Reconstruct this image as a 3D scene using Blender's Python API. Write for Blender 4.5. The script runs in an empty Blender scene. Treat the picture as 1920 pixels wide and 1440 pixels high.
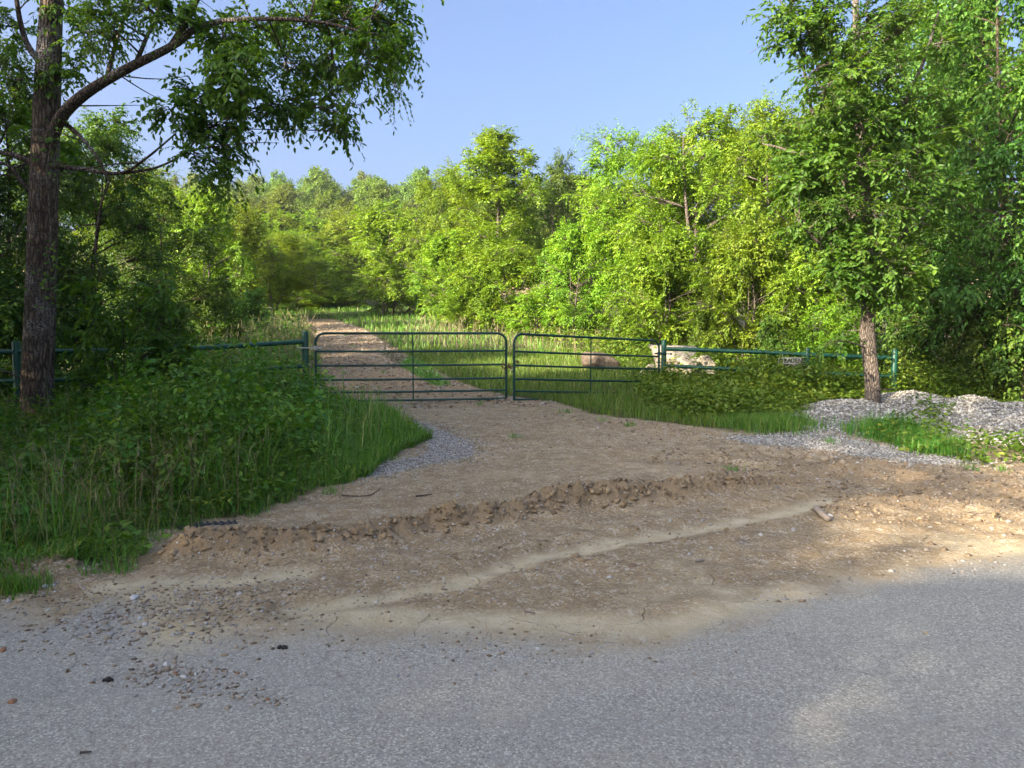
import bpy, math, random
import numpy as np
from mathutils import Vector, Matrix

# ------------------------------------------------------------------ camera, sky, sun, exposure
scene = bpy.context.scene
COL = scene.collection
CAM_H, FPX = 1.55, 1400.0
PITCH = math.atan(95.0 / FPX)
cam_data = bpy.data.cameras.new('camera')
cam = bpy.data.objects.new('camera', cam_data); COL.objects.link(cam)
cam.location = (0, 0, CAM_H)
cam.rotation_euler = (math.pi / 2 - PITCH, 0, 0)
cam_data.sensor_width = 36.0
cam_data.lens = 36.0 * FPX / 1920.0
cam_data.clip_start, cam_data.clip_end = 0.05, 2500.0
scene.camera = cam

SUN_EL, SUN_AZ = math.radians(25.0), math.radians(-128.0)     # azimuth from +Y, clockwise: sun behind the camera's left shoulder
world = bpy.data.worlds.new('World'); scene.world = world; world.use_nodes = True
wn = world.node_tree.nodes; wl = world.node_tree.links
wn.clear()
sky = wn.new('ShaderNodeTexSky'); sky.sky_type = 'NISHITA'; sky.sun_disc = False
sky.sun_elevation = SUN_EL; sky.sun_rotation = SUN_AZ
sky.altitude = 200; sky.air_density = 0.65; sky.dust_density = 9.5; sky.ozone_density = 4.0
bgn = wn.new('ShaderNodeBackground'); bgn.inputs['Strength'].default_value = 0.10
out = wn.new('ShaderNodeOutputWorld')
wl.new(sky.outputs[0], bgn.inputs[0]); wl.new(bgn.outputs[0], out.inputs[0])

sun_data = bpy.data.lights.new('sun', 'SUN'); sun_data.energy = 3.9; sun_data.angle = math.radians(0.55)
sun_data.color = (1.0, 0.86, 0.66)
sun = bpy.data.objects.new('sun', sun_data); COL.objects.link(sun)
S = Vector((math.sin(SUN_AZ) * math.cos(SUN_EL), math.cos(SUN_AZ) * math.cos(SUN_EL), math.sin(SUN_EL)))
sun.rotation_euler = S.to_track_quat('Z', 'Y').to_euler()
sun.location = (-20, -10, 20)

vs = scene.view_settings
vs.view_transform = 'Standard'; vs.look = 'None'; vs.exposure = 2.3; vs.gamma = 1.0
vs.use_curve_mapping = False
scene.cycles.use_denoising = True
scene.cycles.max_bounces = 6; scene.cycles.diffuse_bounces = 3; scene.cycles.glossy_bounces = 2
scene.cycles.transmission_bounces = 3; scene.cycles.transparent_max_bounces = 4
scene.cycles.caustics_reflective = False; scene.cycles.caustics_refractive = False

rng = np.random.default_rng(11)
random.seed(5)
UP = np.array([0, 0, 1.0])

# ------------------------------------------------------------------ pixel helpers (photograph pixels, 1920 x 1440 -> world)
def ray(px, py):
    v = -(py - 720.0)
    return np.array([px - 960.0, FPX * math.cos(PITCH) + v * math.sin(PITCH), -FPX * math.sin(PITCH) + v * math.cos(PITCH)])
def at(px, py, D):
    d = ray(px, py); d = d / d[1]
    return np.array([d[0] * D, D, CAM_H + d[2] * D])

# ------------------------------------------------------------------ numpy noise
def _hash(ix, iy, s):
    h = np.sin(ix * 127.1 + iy * 311.7 + s * 74.7) * 43758.5453
    return h - np.floor(h)
def vnoise(x, y, s=0):
    ix, iy = np.floor(x), np.floor(y); fx, fy = x - ix, y - iy
    ux, uy = fx * fx * (3 - 2 * fx), fy * fy * (3 - 2 * fy)
    a, b = _hash(ix, iy, s), _hash(ix + 1, iy, s)
    c, d = _hash(ix, iy + 1, s), _hash(ix + 1, iy + 1, s)
    return (a * (1 - ux) + b * ux) * (1 - uy) + (c * (1 - ux) + d * ux) * uy
def fbm(x, y, s=0, o=4):
    r, a, f = 0, 0.5, 1.0
    for i in range(o):
        r = r + a * vnoise(x * f, y * f, s + i); a *= 0.5; f *= 2.03
    return r / (1 - 0.5 ** o)
def sstep(a, b, x):
    t = np.clip((x - a) / (b - a), 0, 1); return t * t * (3 - 2 * t)

# ------------------------------------------------------------------ terrain height
def h_base(x, y):
    x = np.asarray(x, float); y = np.asarray(y, float)
    z = 0.21 * sstep(6.5, 14.0, y)
    z = z + np.clip(y - 14.2, 0, 34) * 0.083
    z = z + np.clip(y - 48.2, 0, 130) * (0.10 + 0.075 * sstep(50, 90, y))
    z = z - 0.055 * np.clip(x - 3.5, 0, 12) * sstep(11, 20, y)
    z = z + 0.02 * sstep(-3.5, -6.0, x) * sstep(4.6, 7, y)
    z = z + 0.05 * np.clip(-y - 4, 0, 60)
    z = z + (fbm(x * .35, y * .35, 3) - .5) * 0.16 * sstep(5.5, 9, y)
    return z
_TS = np.concatenate([np.arange(1.2, 16, .04), np.arange(16, 40, .15), np.arange(40, 140, .6)])
def ground_hit(px, py, f=None):
    d = ray(px, py); d = d / np.linalg.norm(d); o = np.array([0, 0, CAM_H])
    P = o + d * _TS[:, None]; g = P[:, 2] - h_base(P[:, 0], P[:, 1])
    k = int(np.argmax(g < 0)) if (g < 0).any() else len(_TS) - 1
    k = max(k, 1); t = _TS[k - 1] + (_TS[k] - _TS[k - 1]) * g[k - 1] / (g[k - 1] - g[k] + 1e-9)
    if f:
        for i in range(5):
            p = o + d * t; t += (float(f(p[0], p[1])) - p[2]) / (d[2] - 1e-4) * .8
    return o + d * t
def gpoly(pts): return np.array([ground_hit(*p)[:2] for p in pts])

def seg_dist(x, y, P, closed=False):
    best = np.full(x.shape, 1e9); tt = np.zeros(x.shape)
    n = len(P); m = n if closed else n - 1
    acc = 0
    for i in range(m):
        a, b = P[i], P[(i + 1) % n]; ab = b - a; L2 = ab @ ab + 1e-12
        t = np.clip(((x - a[0]) * ab[0] + (y - a[1]) * ab[1]) / L2, 0, 1)
        d = np.hypot(x - a[0] - t * ab[0], y - a[1] - t * ab[1])
        k = d < best; best = np.where(k, d, best); tt = np.where(k, acc + t * math.sqrt(L2), tt)
        acc += math.sqrt(L2)
    return best, tt, acc
def sdf(x, y, P):                     # negative inside
    d, _, _ = seg_dist(x, y, P, True)
    ins = np.zeros(x.shape, bool); n = len(P)
    for i in range(n):
        a, b = P[i], P[(i + 1) % n]
        c = ((a[1] > y) != (b[1] > y)) & (x < (b[0] - a[0]) * (y - a[1]) / (b[1] - a[1] + 1e-12) + a[0])
        ins ^= c
    return np.where(ins, -d, d)

_c = ground_hit(606, 598)
LEFT_VEG = np.vstack([gpoly([(-60, 1095), (0, 1078), (60, 1070), (235, 1058), (275, 1000), (430, 972), (560, 935), (650, 900),
    (755, 848), (800, 826), (775, 800), (700, 765), (620, 745), (605, 700), (600, 660), (590, 632), (582, 612), (568, 601)]),
    np.array([[-30, 60], [-60, 60], [-60, 3.5], [-6, 4.4]])])
RIGHT_VEG = np.vstack([gpoly([(632, 600), (680, 616), (718, 640), (762, 664), (815, 692), (880, 722), (955, 743), (1040, 753), (1110, 775), (1200, 786), (1340, 806), (1490, 814),
    (1500, 795)]), np.array([[5.2, 12.6], [6.2, 13.9], [9.5, 13.6], [30, 12], [60, 12], [60, 64], [-45, 64], [-45, _c[1] + .5], [_c[0] - .6, _c[1] + .2]])])
STRIP_VEG = gpoly([(700, 655), (730, 650), (800, 690), (840, 722), (820, 724), (760, 690)])
BANK_VEG = gpoly([(1640, 825), (1700, 812), (1760, 835), (1830, 845), (1925, 850), (1925, 880), (1850, 872), (1770, 860), (1690, 840)])
GRAVEL_L = gpoly([(670, 897), (720, 872), (805, 848), (803, 826), (770, 790), (800, 795), (850, 815), (890, 838), (880, 856), (800, 872), (720, 890)])
GRAVEL_R = gpoly([(1355, 822), (1430, 815), (1510, 808), (1620, 828), (1740, 850), (1850, 870), (1700, 868), (1560, 845), (1430, 833)])
ROAD_EDGE = gpoly([(-300, 1150), (0, 1150), (80, 1172), (150, 1150), (205, 1120), (260, 1150), (290, 1215), (350, 1222), (440, 1190), (560, 1195), (700, 1190),
    (900, 1195), (1150, 1213), (1260, 1208), (1400, 1160), (1560, 1105), (1750, 1068), (1920, 1045), (2200, 1035)])
BERM = gpoly([(255, 1060), (400, 1055), (640, 1036), (760, 1012), (900, 990), (1050, 962), (1250, 935), (1420, 915), (1570, 905)])
BERM_L = gpoly([(-60, 1082), (40, 1080), (110, 1072)])
TRACK = gpoly([(1550, 938), (1420, 968), (1300, 990), (1150, 1015), (1000, 1045), (860, 1088), (720, 1115), (560, 1140)])
TRACK2 = gpoly([(560, 1075), (420, 1092), (270, 1100), (200, 1105)])
TRACK3 = gpoly([(600, 1150), (800, 1165), (1050, 1170), (1250, 1180), (1500, 1110)])
ROUGH = gpoly([(1180, 860), (1400, 842), (1560, 850), (1700, 872), (1990, 885), (1990, 1000), (1700, 1000), (1560, 960), (1540, 905)])

def h_detail(x, y):
    """relief of the churned entrance: ridge pushed up by a blade, ruts, lumps"""
    z = 0
    d, t, L = seg_dist(x, y, BERM)
    prof = sstep(0, .25, t) * sstep(L, L - 1.2, t)
    lump = 0.55 + 0.75 * fbm(x * 2.6, y * 2.6, 21, 3)
    w = 0.20 + 0.10 * vnoise(t * 1.7, t * 0, 5)
    berm = prof * (0.15 + .05 * np.sin(t * 2.1)) * lump * np.exp(-(d / w) ** 2)
    clod = (fbm(x * 9, y * 9, 31, 3) - .35) * 0.11 * np.exp(-(d / (w * 1.25)) ** 2) * prof
    z = z + berm * .30
    d2, t2, L2 = seg_dist(x, y, BERM_L)
    z = z + (0.06 + .06 * fbm(x * 6, y * 6, 9, 3)) * np.exp(-(d2 / .14) ** 2)
    d3, t3, L3 = seg_dist(x, y, TRACK)
    z = z - 0.026 * np.exp(-(d3 / .14) ** 4) + 0.016 * np.exp(-((d3 - .27) / .07) ** 2)
    rough = sstep(.3, -.5, sdf(x, y, ROUGH))
    z = z + rough * ((fbm(x * 3.1, y * 3.1, 41, 4) - .45) * .16)
    off = sstep(0.0, 0.5, y - road_y(x))
    z = z + off * sstep(18, 12, y) * ((fbm(x * 7, y * 7, 55, 3) - .5) * .030 + (vnoise(x * 1.3 + y * .4, y * 9, 56) - .5) * .018)
    z = z + off * (fbm(x * 2.2, y * 4.4, 51, 4) - .5) * 0.045
    lv = sdf(x, y, LEFT_VEG)
    z = z + 0.05 * sstep(.1, -.7, lv) * sstep(30, 16, y)
    ex, ey = GULLY
    d5, t5, L5 = seg_dist(x, y, np.stack([ex, ey], 1))
    z = z + .06 * (fbm(x * 5, y * 5, 61, 3) - .3) * np.exp(-(d5 / .35) ** 2)
    return z
def road_y(x): return np.interp(x, ROAD_EDGE[:, 0], ROAD_EDGE[:, 1])
_g = gpoly([(940, 750), (1020, 772), (1110, 792), (1230, 800), (1340, 818)])
GULLY = (_g[:, 0], _g[:, 1])
def H(x, y):
    x = np.asarray(x, float); y = np.asarray(y, float)
    return h_base(x, y) + h_detail(x, y)
def Hp(x, y): return float(H(np.array([x]), np.array([y]))[0])

# ------------------------------------------------------------------ object helpers
def smooth_path(pts, n):
    P = np.array(pts, float); m = len(P)
    t = np.linspace(0, m - 1.0001, n); i = t.astype(int); f = (t - i)[:, None]
    g = lambda k: P[np.clip(k, 0, m - 1)]
    p0, p1, p2, p3 = g(i - 1), g(i), g(i + 1), g(i + 2)
    return .5 * (2 * p1 + (p2 - p0) * f + (2 * p0 - 5 * p1 + 4 * p2 - p3) * f ** 2 + (3 * p1 - p0 - 3 * p2 + p3) * f ** 3)

def mk_mesh(name, V, F, mat=None, smooth=False, attrs=None):
    """V (n,3); F a list of index arrays, each (m,k)"""
    if not isinstance(F, (list, tuple)): F = [F]
    F = [np.asarray(f, np.int32) for f in F if len(f)]
    me = bpy.data.meshes.new(name)
    V = np.asarray(V, np.float32)
    me.vertices.add(len(V)); me.vertices.foreach_set('co', V.ravel())
    loops = np.concatenate([f.ravel() for f in F])
    tot = np.concatenate([np.full(len(f), f.shape[1], np.int32) for f in F])
    start = np.concatenate([[0], np.cumsum(tot)[:-1]]).astype(np.int32)
    me.loops.add(len(loops)); me.loops.foreach_set('vertex_index', loops)
    me.polygons.add(len(tot)); me.polygons.foreach_set('loop_start', start)
    if smooth: me.polygons.foreach_set('use_smooth', np.ones(len(tot), bool))
    for k, a in (attrs or {}).items():
        at_ = me.attributes.new(k, 'FLOAT', 'POINT'); at_.data.foreach_set('value', np.asarray(a, np.float32))
    me.update(calc_edges=True)
    if mat: me.materials.append(mat)
    return me
def link(name, data, parent=None, loc=(0, 0, 0), rot=(0, 0, 0), scale=(1, 1, 1)):
    o = bpy.data.objects.new(name, data); COL.objects.link(o)
    o.location = loc; o.rotation_euler = rot; o.scale = scale
    if parent: o.parent = parent
    return o
def tag(o, label=None, cat=None, group=None, kind=None):
    if label: o['label'] = label
    if cat: o['category'] = cat
    if group: o['group'] = group
    if kind: o['kind'] = kind
    return o
def empty(name, loc=(0, 0, 0), rz=0, scale=(1, 1, 1)):
    o = link(name, None, None, loc, (0, 0, rz), scale); o.empty_display_size = .3
    return o
def norm(v): return v / (np.linalg.norm(v, axis=-1, keepdims=True) + 1e-12)

def tubes(P, R, k, cap=True):
    """P (B,n,3), R (B,n): tubes with k sides -> V, F list"""
    B, n, _ = P.shape
    T = np.empty_like(P); T[:, 1:-1] = P[:, 2:] - P[:, :-2]; T[:, 0] = P[:, 1] - P[:, 0]; T[:, -1] = P[:, -1] - P[:, -2]
    T = norm(T)
    ref = np.where(np.abs(T[:, :1, 2:3]) > .9, np.array([1.0, 0, 0]), np.array([0, 0, 1.0]))
    ref = np.broadcast_to(ref, T.shape)
    A = norm(np.cross(T, ref)); Bn = np.cross(T, A)
    a = np.arange(k) * 2 * math.pi / k
    V = P[:, :, None] + R[:, :, None, None] * (A[:, :, None] * np.cos(a)[None, None, :, None] + Bn[:, :, None] * np.sin(a)[None, None, :, None])
    idx = np.arange(B * n * k).reshape(B, n, k)
    i0, i1 = idx[:, :-1], idx[:, 1:]
    j0, j1 = np.roll(i0, -1, 2), np.roll(i1, -1, 2)
    F = [np.stack([i0, j0, j1, i1], -1).reshape(-1, 4)]
    if cap:
        F.append(idx[:, 0, ::-1].reshape(-1, k)); F.append(idx[:, -1].reshape(-1, k))
    return V.reshape(-1, 3), F
def join(parts):
    V, F, o = [], {}, 0
    for v, f in parts:
        V.append(v)
        for q in f:
            if len(q): F.setdefault(q.shape[1], []).append(np.asarray(q) + o)
        o += len(v)
    return np.concatenate(V), [np.concatenate(x) for x in F.values()]
def pipe(pts, r, k=12):
    P = np.array(pts, float)[None]
    return tubes(P, np.full(P.shape[:2], r), k)
def box(c, s, rz=0.0):
    V = np.array([[x, y, z] for x in (-.5, .5) for y in (-.5, .5) for z in (-.5, .5)]) * np.array(s)
    ca, sa = math.cos(rz), math.sin(rz)
    V = np.stack([V[:, 0] * ca - V[:, 1] * sa, V[:, 0] * sa + V[:, 1] * ca, V[:, 2]], 1) + np.array(c)
    return V, [np.array([[0, 1, 3, 2], [4, 6, 7, 5], [0, 4, 5, 1], [2, 3, 7, 6], [0, 2, 6, 4], [1, 5, 7, 3]])]

# ------------------------------------------------------------------ materials
class NG:
    def __init__(s, name):
        s.m = bpy.data.materials.new(name); s.m.use_nodes = True
        s.t = s.m.node_tree; s.n = s.t.nodes; s.n.clear()
        s.out = s.n.new('ShaderNodeOutputMaterial')
    def add(s, typ, **kw):
        nd = s.n.new('ShaderNode' + typ)
        ins = kw.pop('i', {})
        for k, v in kw.items(): setattr(nd, k, v)
        for k, v in ins.items():
            sk = nd.inputs[k]
            if isinstance(v, bpy.types.NodeSocket): s.t.links.new(v, sk)
            else: sk.default_value = v
        return nd
    def math(s, op, a, b=0.0, c=0.0):
        return s.add('Math', operation=op, i={0: a, 1: b, 2: c}).outputs[0]
    def mix(s, f, a, b):
        nd = s.n.new('ShaderNodeMix'); nd.data_type = 'RGBA'; nd.clamp_factor = True
        for k, v in ((0, f), (6, a), (7, b)):
            sk = nd.inputs[k]
            if isinstance(v, bpy.types.NodeSocket): s.t.links.new(v, sk)
            else: sk.default_value = (*v, 1) if isinstance(v, tuple) and len(v) == 3 else v
        return nd.outputs[2]
    def ramp(s, fac, stops, interp='LINEAR'):
        nd = s.n.new('ShaderNodeValToRGB'); cr = nd.color_ramp; cr.interpolation = interp
        while len(cr.elements) < len(stops): cr.elements.new(.5)
        for e, (p, c) in zip(cr.elements, stops):
            e.position = p; e.color = (*c, 1) if isinstance(c, tuple) else (c, c, c, 1)
        s.t.links.new(fac, nd.inputs[0]); return nd.outputs[0]
    def attr(s, name): return s.add('Attribute', attribute_name=name).outputs['Fac']
    def pos(s): return s.add('NewGeometry').outputs['Position']
    def obj(s): return s.add('TexCoord').outputs['Object']
    def noise(s, vec, scale, detail=4, rough=.55):
        return s.add('TexNoise', i={'Vector': vec, 'Scale': scale, 'Detail': detail, 'Roughness': rough}).outputs[0]
    def vor(s, vec, scale, feature='F1'):
        return s.add('TexVoronoi', feature=feature, i={'Vector': vec, 'Scale': scale})
    def surf(s, sh): s.t.links.new(sh, s.out.inputs[0]); return s.m

def leaf_mat(name, stops, trans=.35, tint=(1.35, 1.25, .45), rough=.5, spec=.35, var=.2, hue=.05):
    g = NG(name)
    col = g.ramp(g.attr('rnd'), stops)
    rnd = g.add('ObjectInfo').outputs['Random']
    hs = g.add('HueSaturation', i={'Hue': g.math('MULTIPLY_ADD', rnd, hue, .5 - hue * .5), 'Saturation': 1.0,
                                   'Value': g.math('MULTIPLY_ADD', rnd, var * 2, 1 - var), 'Color': col}).outputs[0]
    p = g.add('BsdfPrincipled', i={'Base Color': hs, 'Roughness': rough, 'Specular IOR Level': spec})
    tc = g.add('Mix', data_type='RGBA', blend_type='MULTIPLY')
    g.t.links.new(hs, tc.inputs[6]); tc.inputs[0].default_value = 1; tc.inputs[7].default_value = (*tint, 1)
    tr = g.add('BsdfTranslucent', i={'Color': tc.outputs[2]})
    mx = g.add('MixShader', i={0: trans, 1: p.outputs[0], 2: tr.outputs[0]})
    return g.surf(mx.outputs[0])

M = {}
M['leaf_near'] = leaf_mat('leaf_ash', [(0, (.045, .120, .016)), (.6, (.095, .200, .022)), (1, (.190, .310, .030))], trans=.5, hue=0.0, var=.06)
M['leaf_elm'] = leaf_mat('leaf_elm', [(0, (.075, .165, .014)), (.5, (.170, .285, .020)), (1, (.290, .370, .028))], trans=.42, tint=(1.3, 1.15, .35), hue=.03)
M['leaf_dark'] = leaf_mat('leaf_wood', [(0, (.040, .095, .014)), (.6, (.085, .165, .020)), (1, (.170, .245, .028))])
M['leaf_oak'] = leaf_mat('leaf_oak', [(0, (.090, .160, .024)), (.6, (.155, .230, .034)), (1, (.230, .290, .048))], trans=.36)
M['leaf_weed'] = leaf_mat('leaf_weed', [(0, (.045, .130, .018)), (.5, (.100, .235, .024)), (.85, (.180, .310, .028)), (1, (.310, .380, .045))], trans=.4)
M['leaf_vine'] = leaf_mat('leaf_vine', [(0, (.055, .135, .014)), (.5, (.125, .225, .020)), (1, (.255, .325, .035))])
M['grass'] = leaf_mat('grass_blade', [(0, (.065, .170, .020)), (.6, (.120, .255, .026)), (.9, (.195, .290, .040)), (1, (.310, .280, .115))], trans=.3)
M['straw'] = leaf_mat('dry_grass', [(0, (.16, .15, .065)), (.5, (.26, .215, .11)), (1, (.36, .29, .16))], trans=.2, tint=(1.1, 1, .8))

def bark_mat(name, dark, light, lichen, scale=1.0, lich=.55):
    g = NG(name); o = g.obj()
    mp = g.add('Mapping', i={'Vector': o, 'Scale': (14 * scale, 14 * scale, 3.2 * scale)}).outputs[0]
    w = g.noise(o, 6, 3)
    mp2 = g.add('VectorMath', operation='ADD', i={0: mp, 1: g.add('CombineXYZ', i={0: w, 1: w, 2: w}).outputs[0]}).outputs[0]
    v = g.vor(mp2, 1.6, 'DISTANCE_TO_EDGE').outputs[0]
    n = g.noise(o, 38 * scale, 5, .65)
    ridge = g.ramp(v, [(0, 0.0), (.25, 1.0)])
    col = g.mix(ridge, dark, light)
    col = g.mix(g.ramp(n, [(.35, .0), (.75, .6)]), col, (dark[0] * .8, dark[1] * .8, dark[2] * .8))
    big = g.noise(o, 1.7, 4, .6)
    li = g.math('MULTIPLY', g.ramp(big, [(lich - .07, 0.0), (lich + .12, 1.0)]), g.ramp(g.noise(o, 55 * scale, 2), [(.45, 0.0), (.6, 1.0)]))
    col = g.mix(g.math('MULTIPLY', li, .8), col, lichen)
    b = g.add('Bump', i={'Strength': .9, 'Distance': .02, 'Height': g.math('ADD', g.math('MULTIPLY', n, .4), ridge)})
    p = g.add('BsdfPrincipled', i={'Base Color': col, 'Roughness': .9, 'Specular IOR Level': .2, 'Normal': b.outputs[0]})
    return g.surf(p.outputs[0])
M['bark_ash'] = bark_mat('bark_ash', (.045, .034, .026), (.17, .125, .09), (.42, .40, .37))
M['bark_grey'] = bark_mat('bark_grey', (.085, .068, .054), (.22, .180, .145), (.34, .31, .27), 1.6, .6)
M['bark_dark'] = bark_mat('bark_dark', (.05, .04, .028), (.15, .115, .08), (.25, .23, .2), 1.5, .65)

def ground_mat(name):
    g = NG(name); P = g.pos()
    wob = g.noise(P, 3.5, 5, .62); fine = g.noise(P, 26, 4, .65); mid = g.noise(P, 8, 4, .6); big = g.noise(P, .8, 4, .6)
    def edge(a, amt=.7, w=.18):       # breaks a soft mask up along its edge
        v = g.math('ADD', g.attr(a), g.math('MULTIPLY', g.math('SUBTRACT', g.math('ADD', g.math('MULTIPLY', wob, .6), g.math('MULTIPLY', fine, .4)), .5), amt))
        return g.ramp(v, [(.5 - w, 0.0), (.5 + w, 1.0)])
    # chip-seal
    v1 = g.vor(P, 110); v2 = g.vor(P, 62)
    chip = g.add('SeparateColor', i={0: v1.outputs['Color']}).outputs[0]
    chip2 = g.add('SeparateColor', i={0: v2.outputs['Color']}).outputs[1]
    ac = g.ramp(chip, [(0, (.19, .177, .142)), (.3, (.310, .290, .234)), (.75, (.400, .377, .308)), (1, (.58, .545, .45))])
    ac = g.mix(g.ramp(v1.outputs['Distance'], [(.35, 0.0), (.75, .6)]), ac, (.23, .22, .195))
    ac = g.mix(g.ramp(big, [(.42, .0), (.75, .25)]), ac, (.40, .36, .29))
    st = g.add('Mapping', i={'Vector': P, 'Rotation': (0, 0, -.10), 'Scale': (.35, 2.2, 1)}).outputs[0]
    streak = g.noise(st, 1.6, 5, .6)
    ac = g.mix(g.ramp(streak, [(.45, 0.0), (.75, .22)]), ac, (.42, .365, .275))
    ac = g.mix(g.ramp(g.noise(st, .9, 3, .5), [(.45, 0.0), (.7, .32)]), ac, (.235, .225, .20))
    wv = g.add('VectorMath', operation='ADD', i={0: P, 1: g.add('VectorMath', operation='SCALE', i={0: g.add('TexNoise', i={'Vector': P, 'Scale': 2.2, 'Detail': 5.0}).outputs['Color'], 'Scale': .9}).outputs[0]}).outputs[0]
    rc = g.vor(wv, .42, 'DISTANCE_TO_EDGE').outputs[0]
    ac = g.mix(g.math('MULTIPLY', g.ramp(rc, [(0, 1.0), (.006, 0.0)]), g.ramp(big, [(.5, 0.0), (.6, .7)])), ac, (.10, .095, .085))
    # dirt
    dc = g.ramp(g.math('ADD', g.math('MULTIPLY', wob, .6), g.math('MULTIPLY', mid, .4)), [(.32, (.225, .160, .087)), (.5, (.345, .258, .143)), (.68, (.475, .370, .215))])
    dc = g.mix(g.ramp(fine, [(.38, 0.0), (.66, .65)]), dc, (.190, .136, .080))
    dc = g.mix(g.math('MULTIPLY', g.ramp(chip2, [(.70, 0.0), (.78, 1.0)]), g.ramp(mid, [(.4, .1), (.6, .75)])), dc, (.50, .44, .35))
    dc = g.mix(g.math('MULTIPLY', g.ramp(chip, [(.80, 0.0), (.86, 1.0)]), .6), dc, (.14, .10, .065))
    # pale dried mud with cracks
    cr = g.vor(g.add('VectorMath', operation='ADD', i={0: P, 1: g.add('VectorMath', operation='SCALE', i={0: g.add('TexNoise', i={'Vector': P, 'Scale': 5.0}).outputs['Color'], 'Scale': .22}).outputs[0]}).outputs[0], 2.6, 'DISTANCE_TO_EDGE').outputs[0]
    crack = g.math('MULTIPLY', g.ramp(cr, [(.0, 1.0), (.012, 0.0)]), g.ramp(wob, [(.48, 0.0), (.58, 1.0)]))
    mc = g.mix(g.ramp(mid, [(.35, 0.0), (.7, 1.0)]), (.445, .365, .225), (.54, .455, .300))
    dc = g.mix(g.math('MULTIPLY', edge('damp', .6, .25), .8), dc, g.mix(fine, (.165, .112, .060), (.310, .225, .130)))
    mud = edge('mud', .5, .25)
    col = g.mix(mud, dc, mc)
    crk = g.math('MULTIPLY', crack, g.ramp(g.attr('mud'), [(.12, 0.0), (.4, 1.0)]))
    col = g.mix(g.math('MULTIPLY', crk, .55), col, (.09, .065, .04))
    # leaf litter and soil under the plants
    vc = g.mix(fine, (.060, .048, .026), (.105, .088, .042))
    vc = g.mix(g.ramp(mid, [(.45, 0.0), (.6, .7)]), vc, (.045, .075, .020))
    veg = edge('veg', .6, .15)
    col = g.mix(veg, col, vc)
    # grey crushed stone
    v3 = g.vor(P, 48)
    gc = g.ramp(g.add('SeparateColor', i={0: v3.outputs['Color']}).outputs[0], [(0, (.16, .15, .14)), (.4, (.36, .35, .335)), (1, (.62, .61, .59))])
    gc = g.mix(g.ramp(v3.outputs['Distance'], [(.3, 0.0), (.75, .8)]), gc, (.10, .09, .08))
    gr = edge('gravel', .55, .12)
    col = g.mix(gr, col, gc)
    # road with dust drifting over it
    asp = edge('asph', 1.35, .24)
    col = g.mix(asp, col, ac)
    hgt = g.math('ADD', g.math('MULTIPLY', v1.outputs['Distance'], -.16), g.math('ADD', g.math('MULTIPLY', fine, .8), g.math('MULTIPLY', g.math('MULTIPLY', v3.outputs['Distance'], -.6), gr)))
    hgt = g.math('SUBTRACT', hgt, crk)
    b = g.add('Bump', i={'Strength': .75, 'Distance': .03, 'Height': hgt})
    g.t.links.new(g.math('MULTIPLY_ADD', asp, -.45, .8), b.inputs['Strength'])
    p = g.add('BsdfPrincipled', i={'Base Color': col, 'Roughness': .92, 'Specular IOR Level': .25, 'Normal': b.outputs[0]})
    return g.surf(p.outputs[0])
M['ground'] = ground_mat('ground_soil')

def stone_mat(name, stops, bump=.5):
    g = NG(name); o = g.pos()
    c = g.ramp(g.attr('rnd'), stops)
    n = g.noise(o, 60, 4, .6)
    c = g.mix(g.ramp(n, [(.35, 0.0), (.7, .35)]), c, (.16, .12, .08))
    b = g.add('Bump', i={'Strength': bump, 'Distance': .01, 'Height': n})
    return g.surf(g.add('BsdfPrincipled', i={'Base Color': c, 'Roughness': .85, 'Specular IOR Level': .3, 'Normal': b.outputs[0]}).outputs[0])
M['pebble'] = stone_mat('pebble_mixed', [(0, (.11, .075, .05)), (.3, (.27, .20, .13)), (.55, (.36, .28, .19)), (.75, (.34, .32, .29)), (.92, (.52, .49, .44)), (1, (.66, .63, .58))])
M['crushed'] = stone_mat('crushed_limestone', [(0, (.13, .115, .09)), (.4, (.275, .26, .222)), (.8, (.44, .425, .375)), (1, (.59, .575, .52))])
M['clod'] = stone_mat('dirt_clod', [(0, (.19, .125, .065)), (.5, (.28, .20, .11)), (1, (.38, .285, .17))], .8)

def boulder_mat(name, a, b_, c):
    g = NG(name); o = g.obj()
    n = g.noise(o, 2.2, 6, .62); f = g.noise(o, 22, 5, .7); v = g.vor(o, 9).outputs['Distance']
    col = g.ramp(n, [(.3, a), (.52, b_), (.72, c)])
    col = g.mix(g.ramp(f, [(.5, 0.0), (.72, .6)]), col, (a[0] * .5, a[1] * .5, a[2] * .5))
    bm = g.add('Bump', i={'Strength': .8, 'Distance': .06, 'Height': g.math('ADD', g.math('MULTIPLY', f, .6), g.math('MULTIPLY', v, .5))})
    return g.surf(g.add('BsdfPrincipled', i={'Base Color': col, 'Roughness': .9, 'Specular IOR Level': .2, 'Normal': bm.outputs[0]}).outputs[0])
M['boulder_pale'] = boulder_mat('boulder_pale', (.24, .20, .15), (.36, .31, .245), (.47, .42, .345))
M['boulder_brown'] = boulder_mat('boulder_brown', (.08, .06, .045), (.145, .112, .082), (.23, .185, .14))

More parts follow.
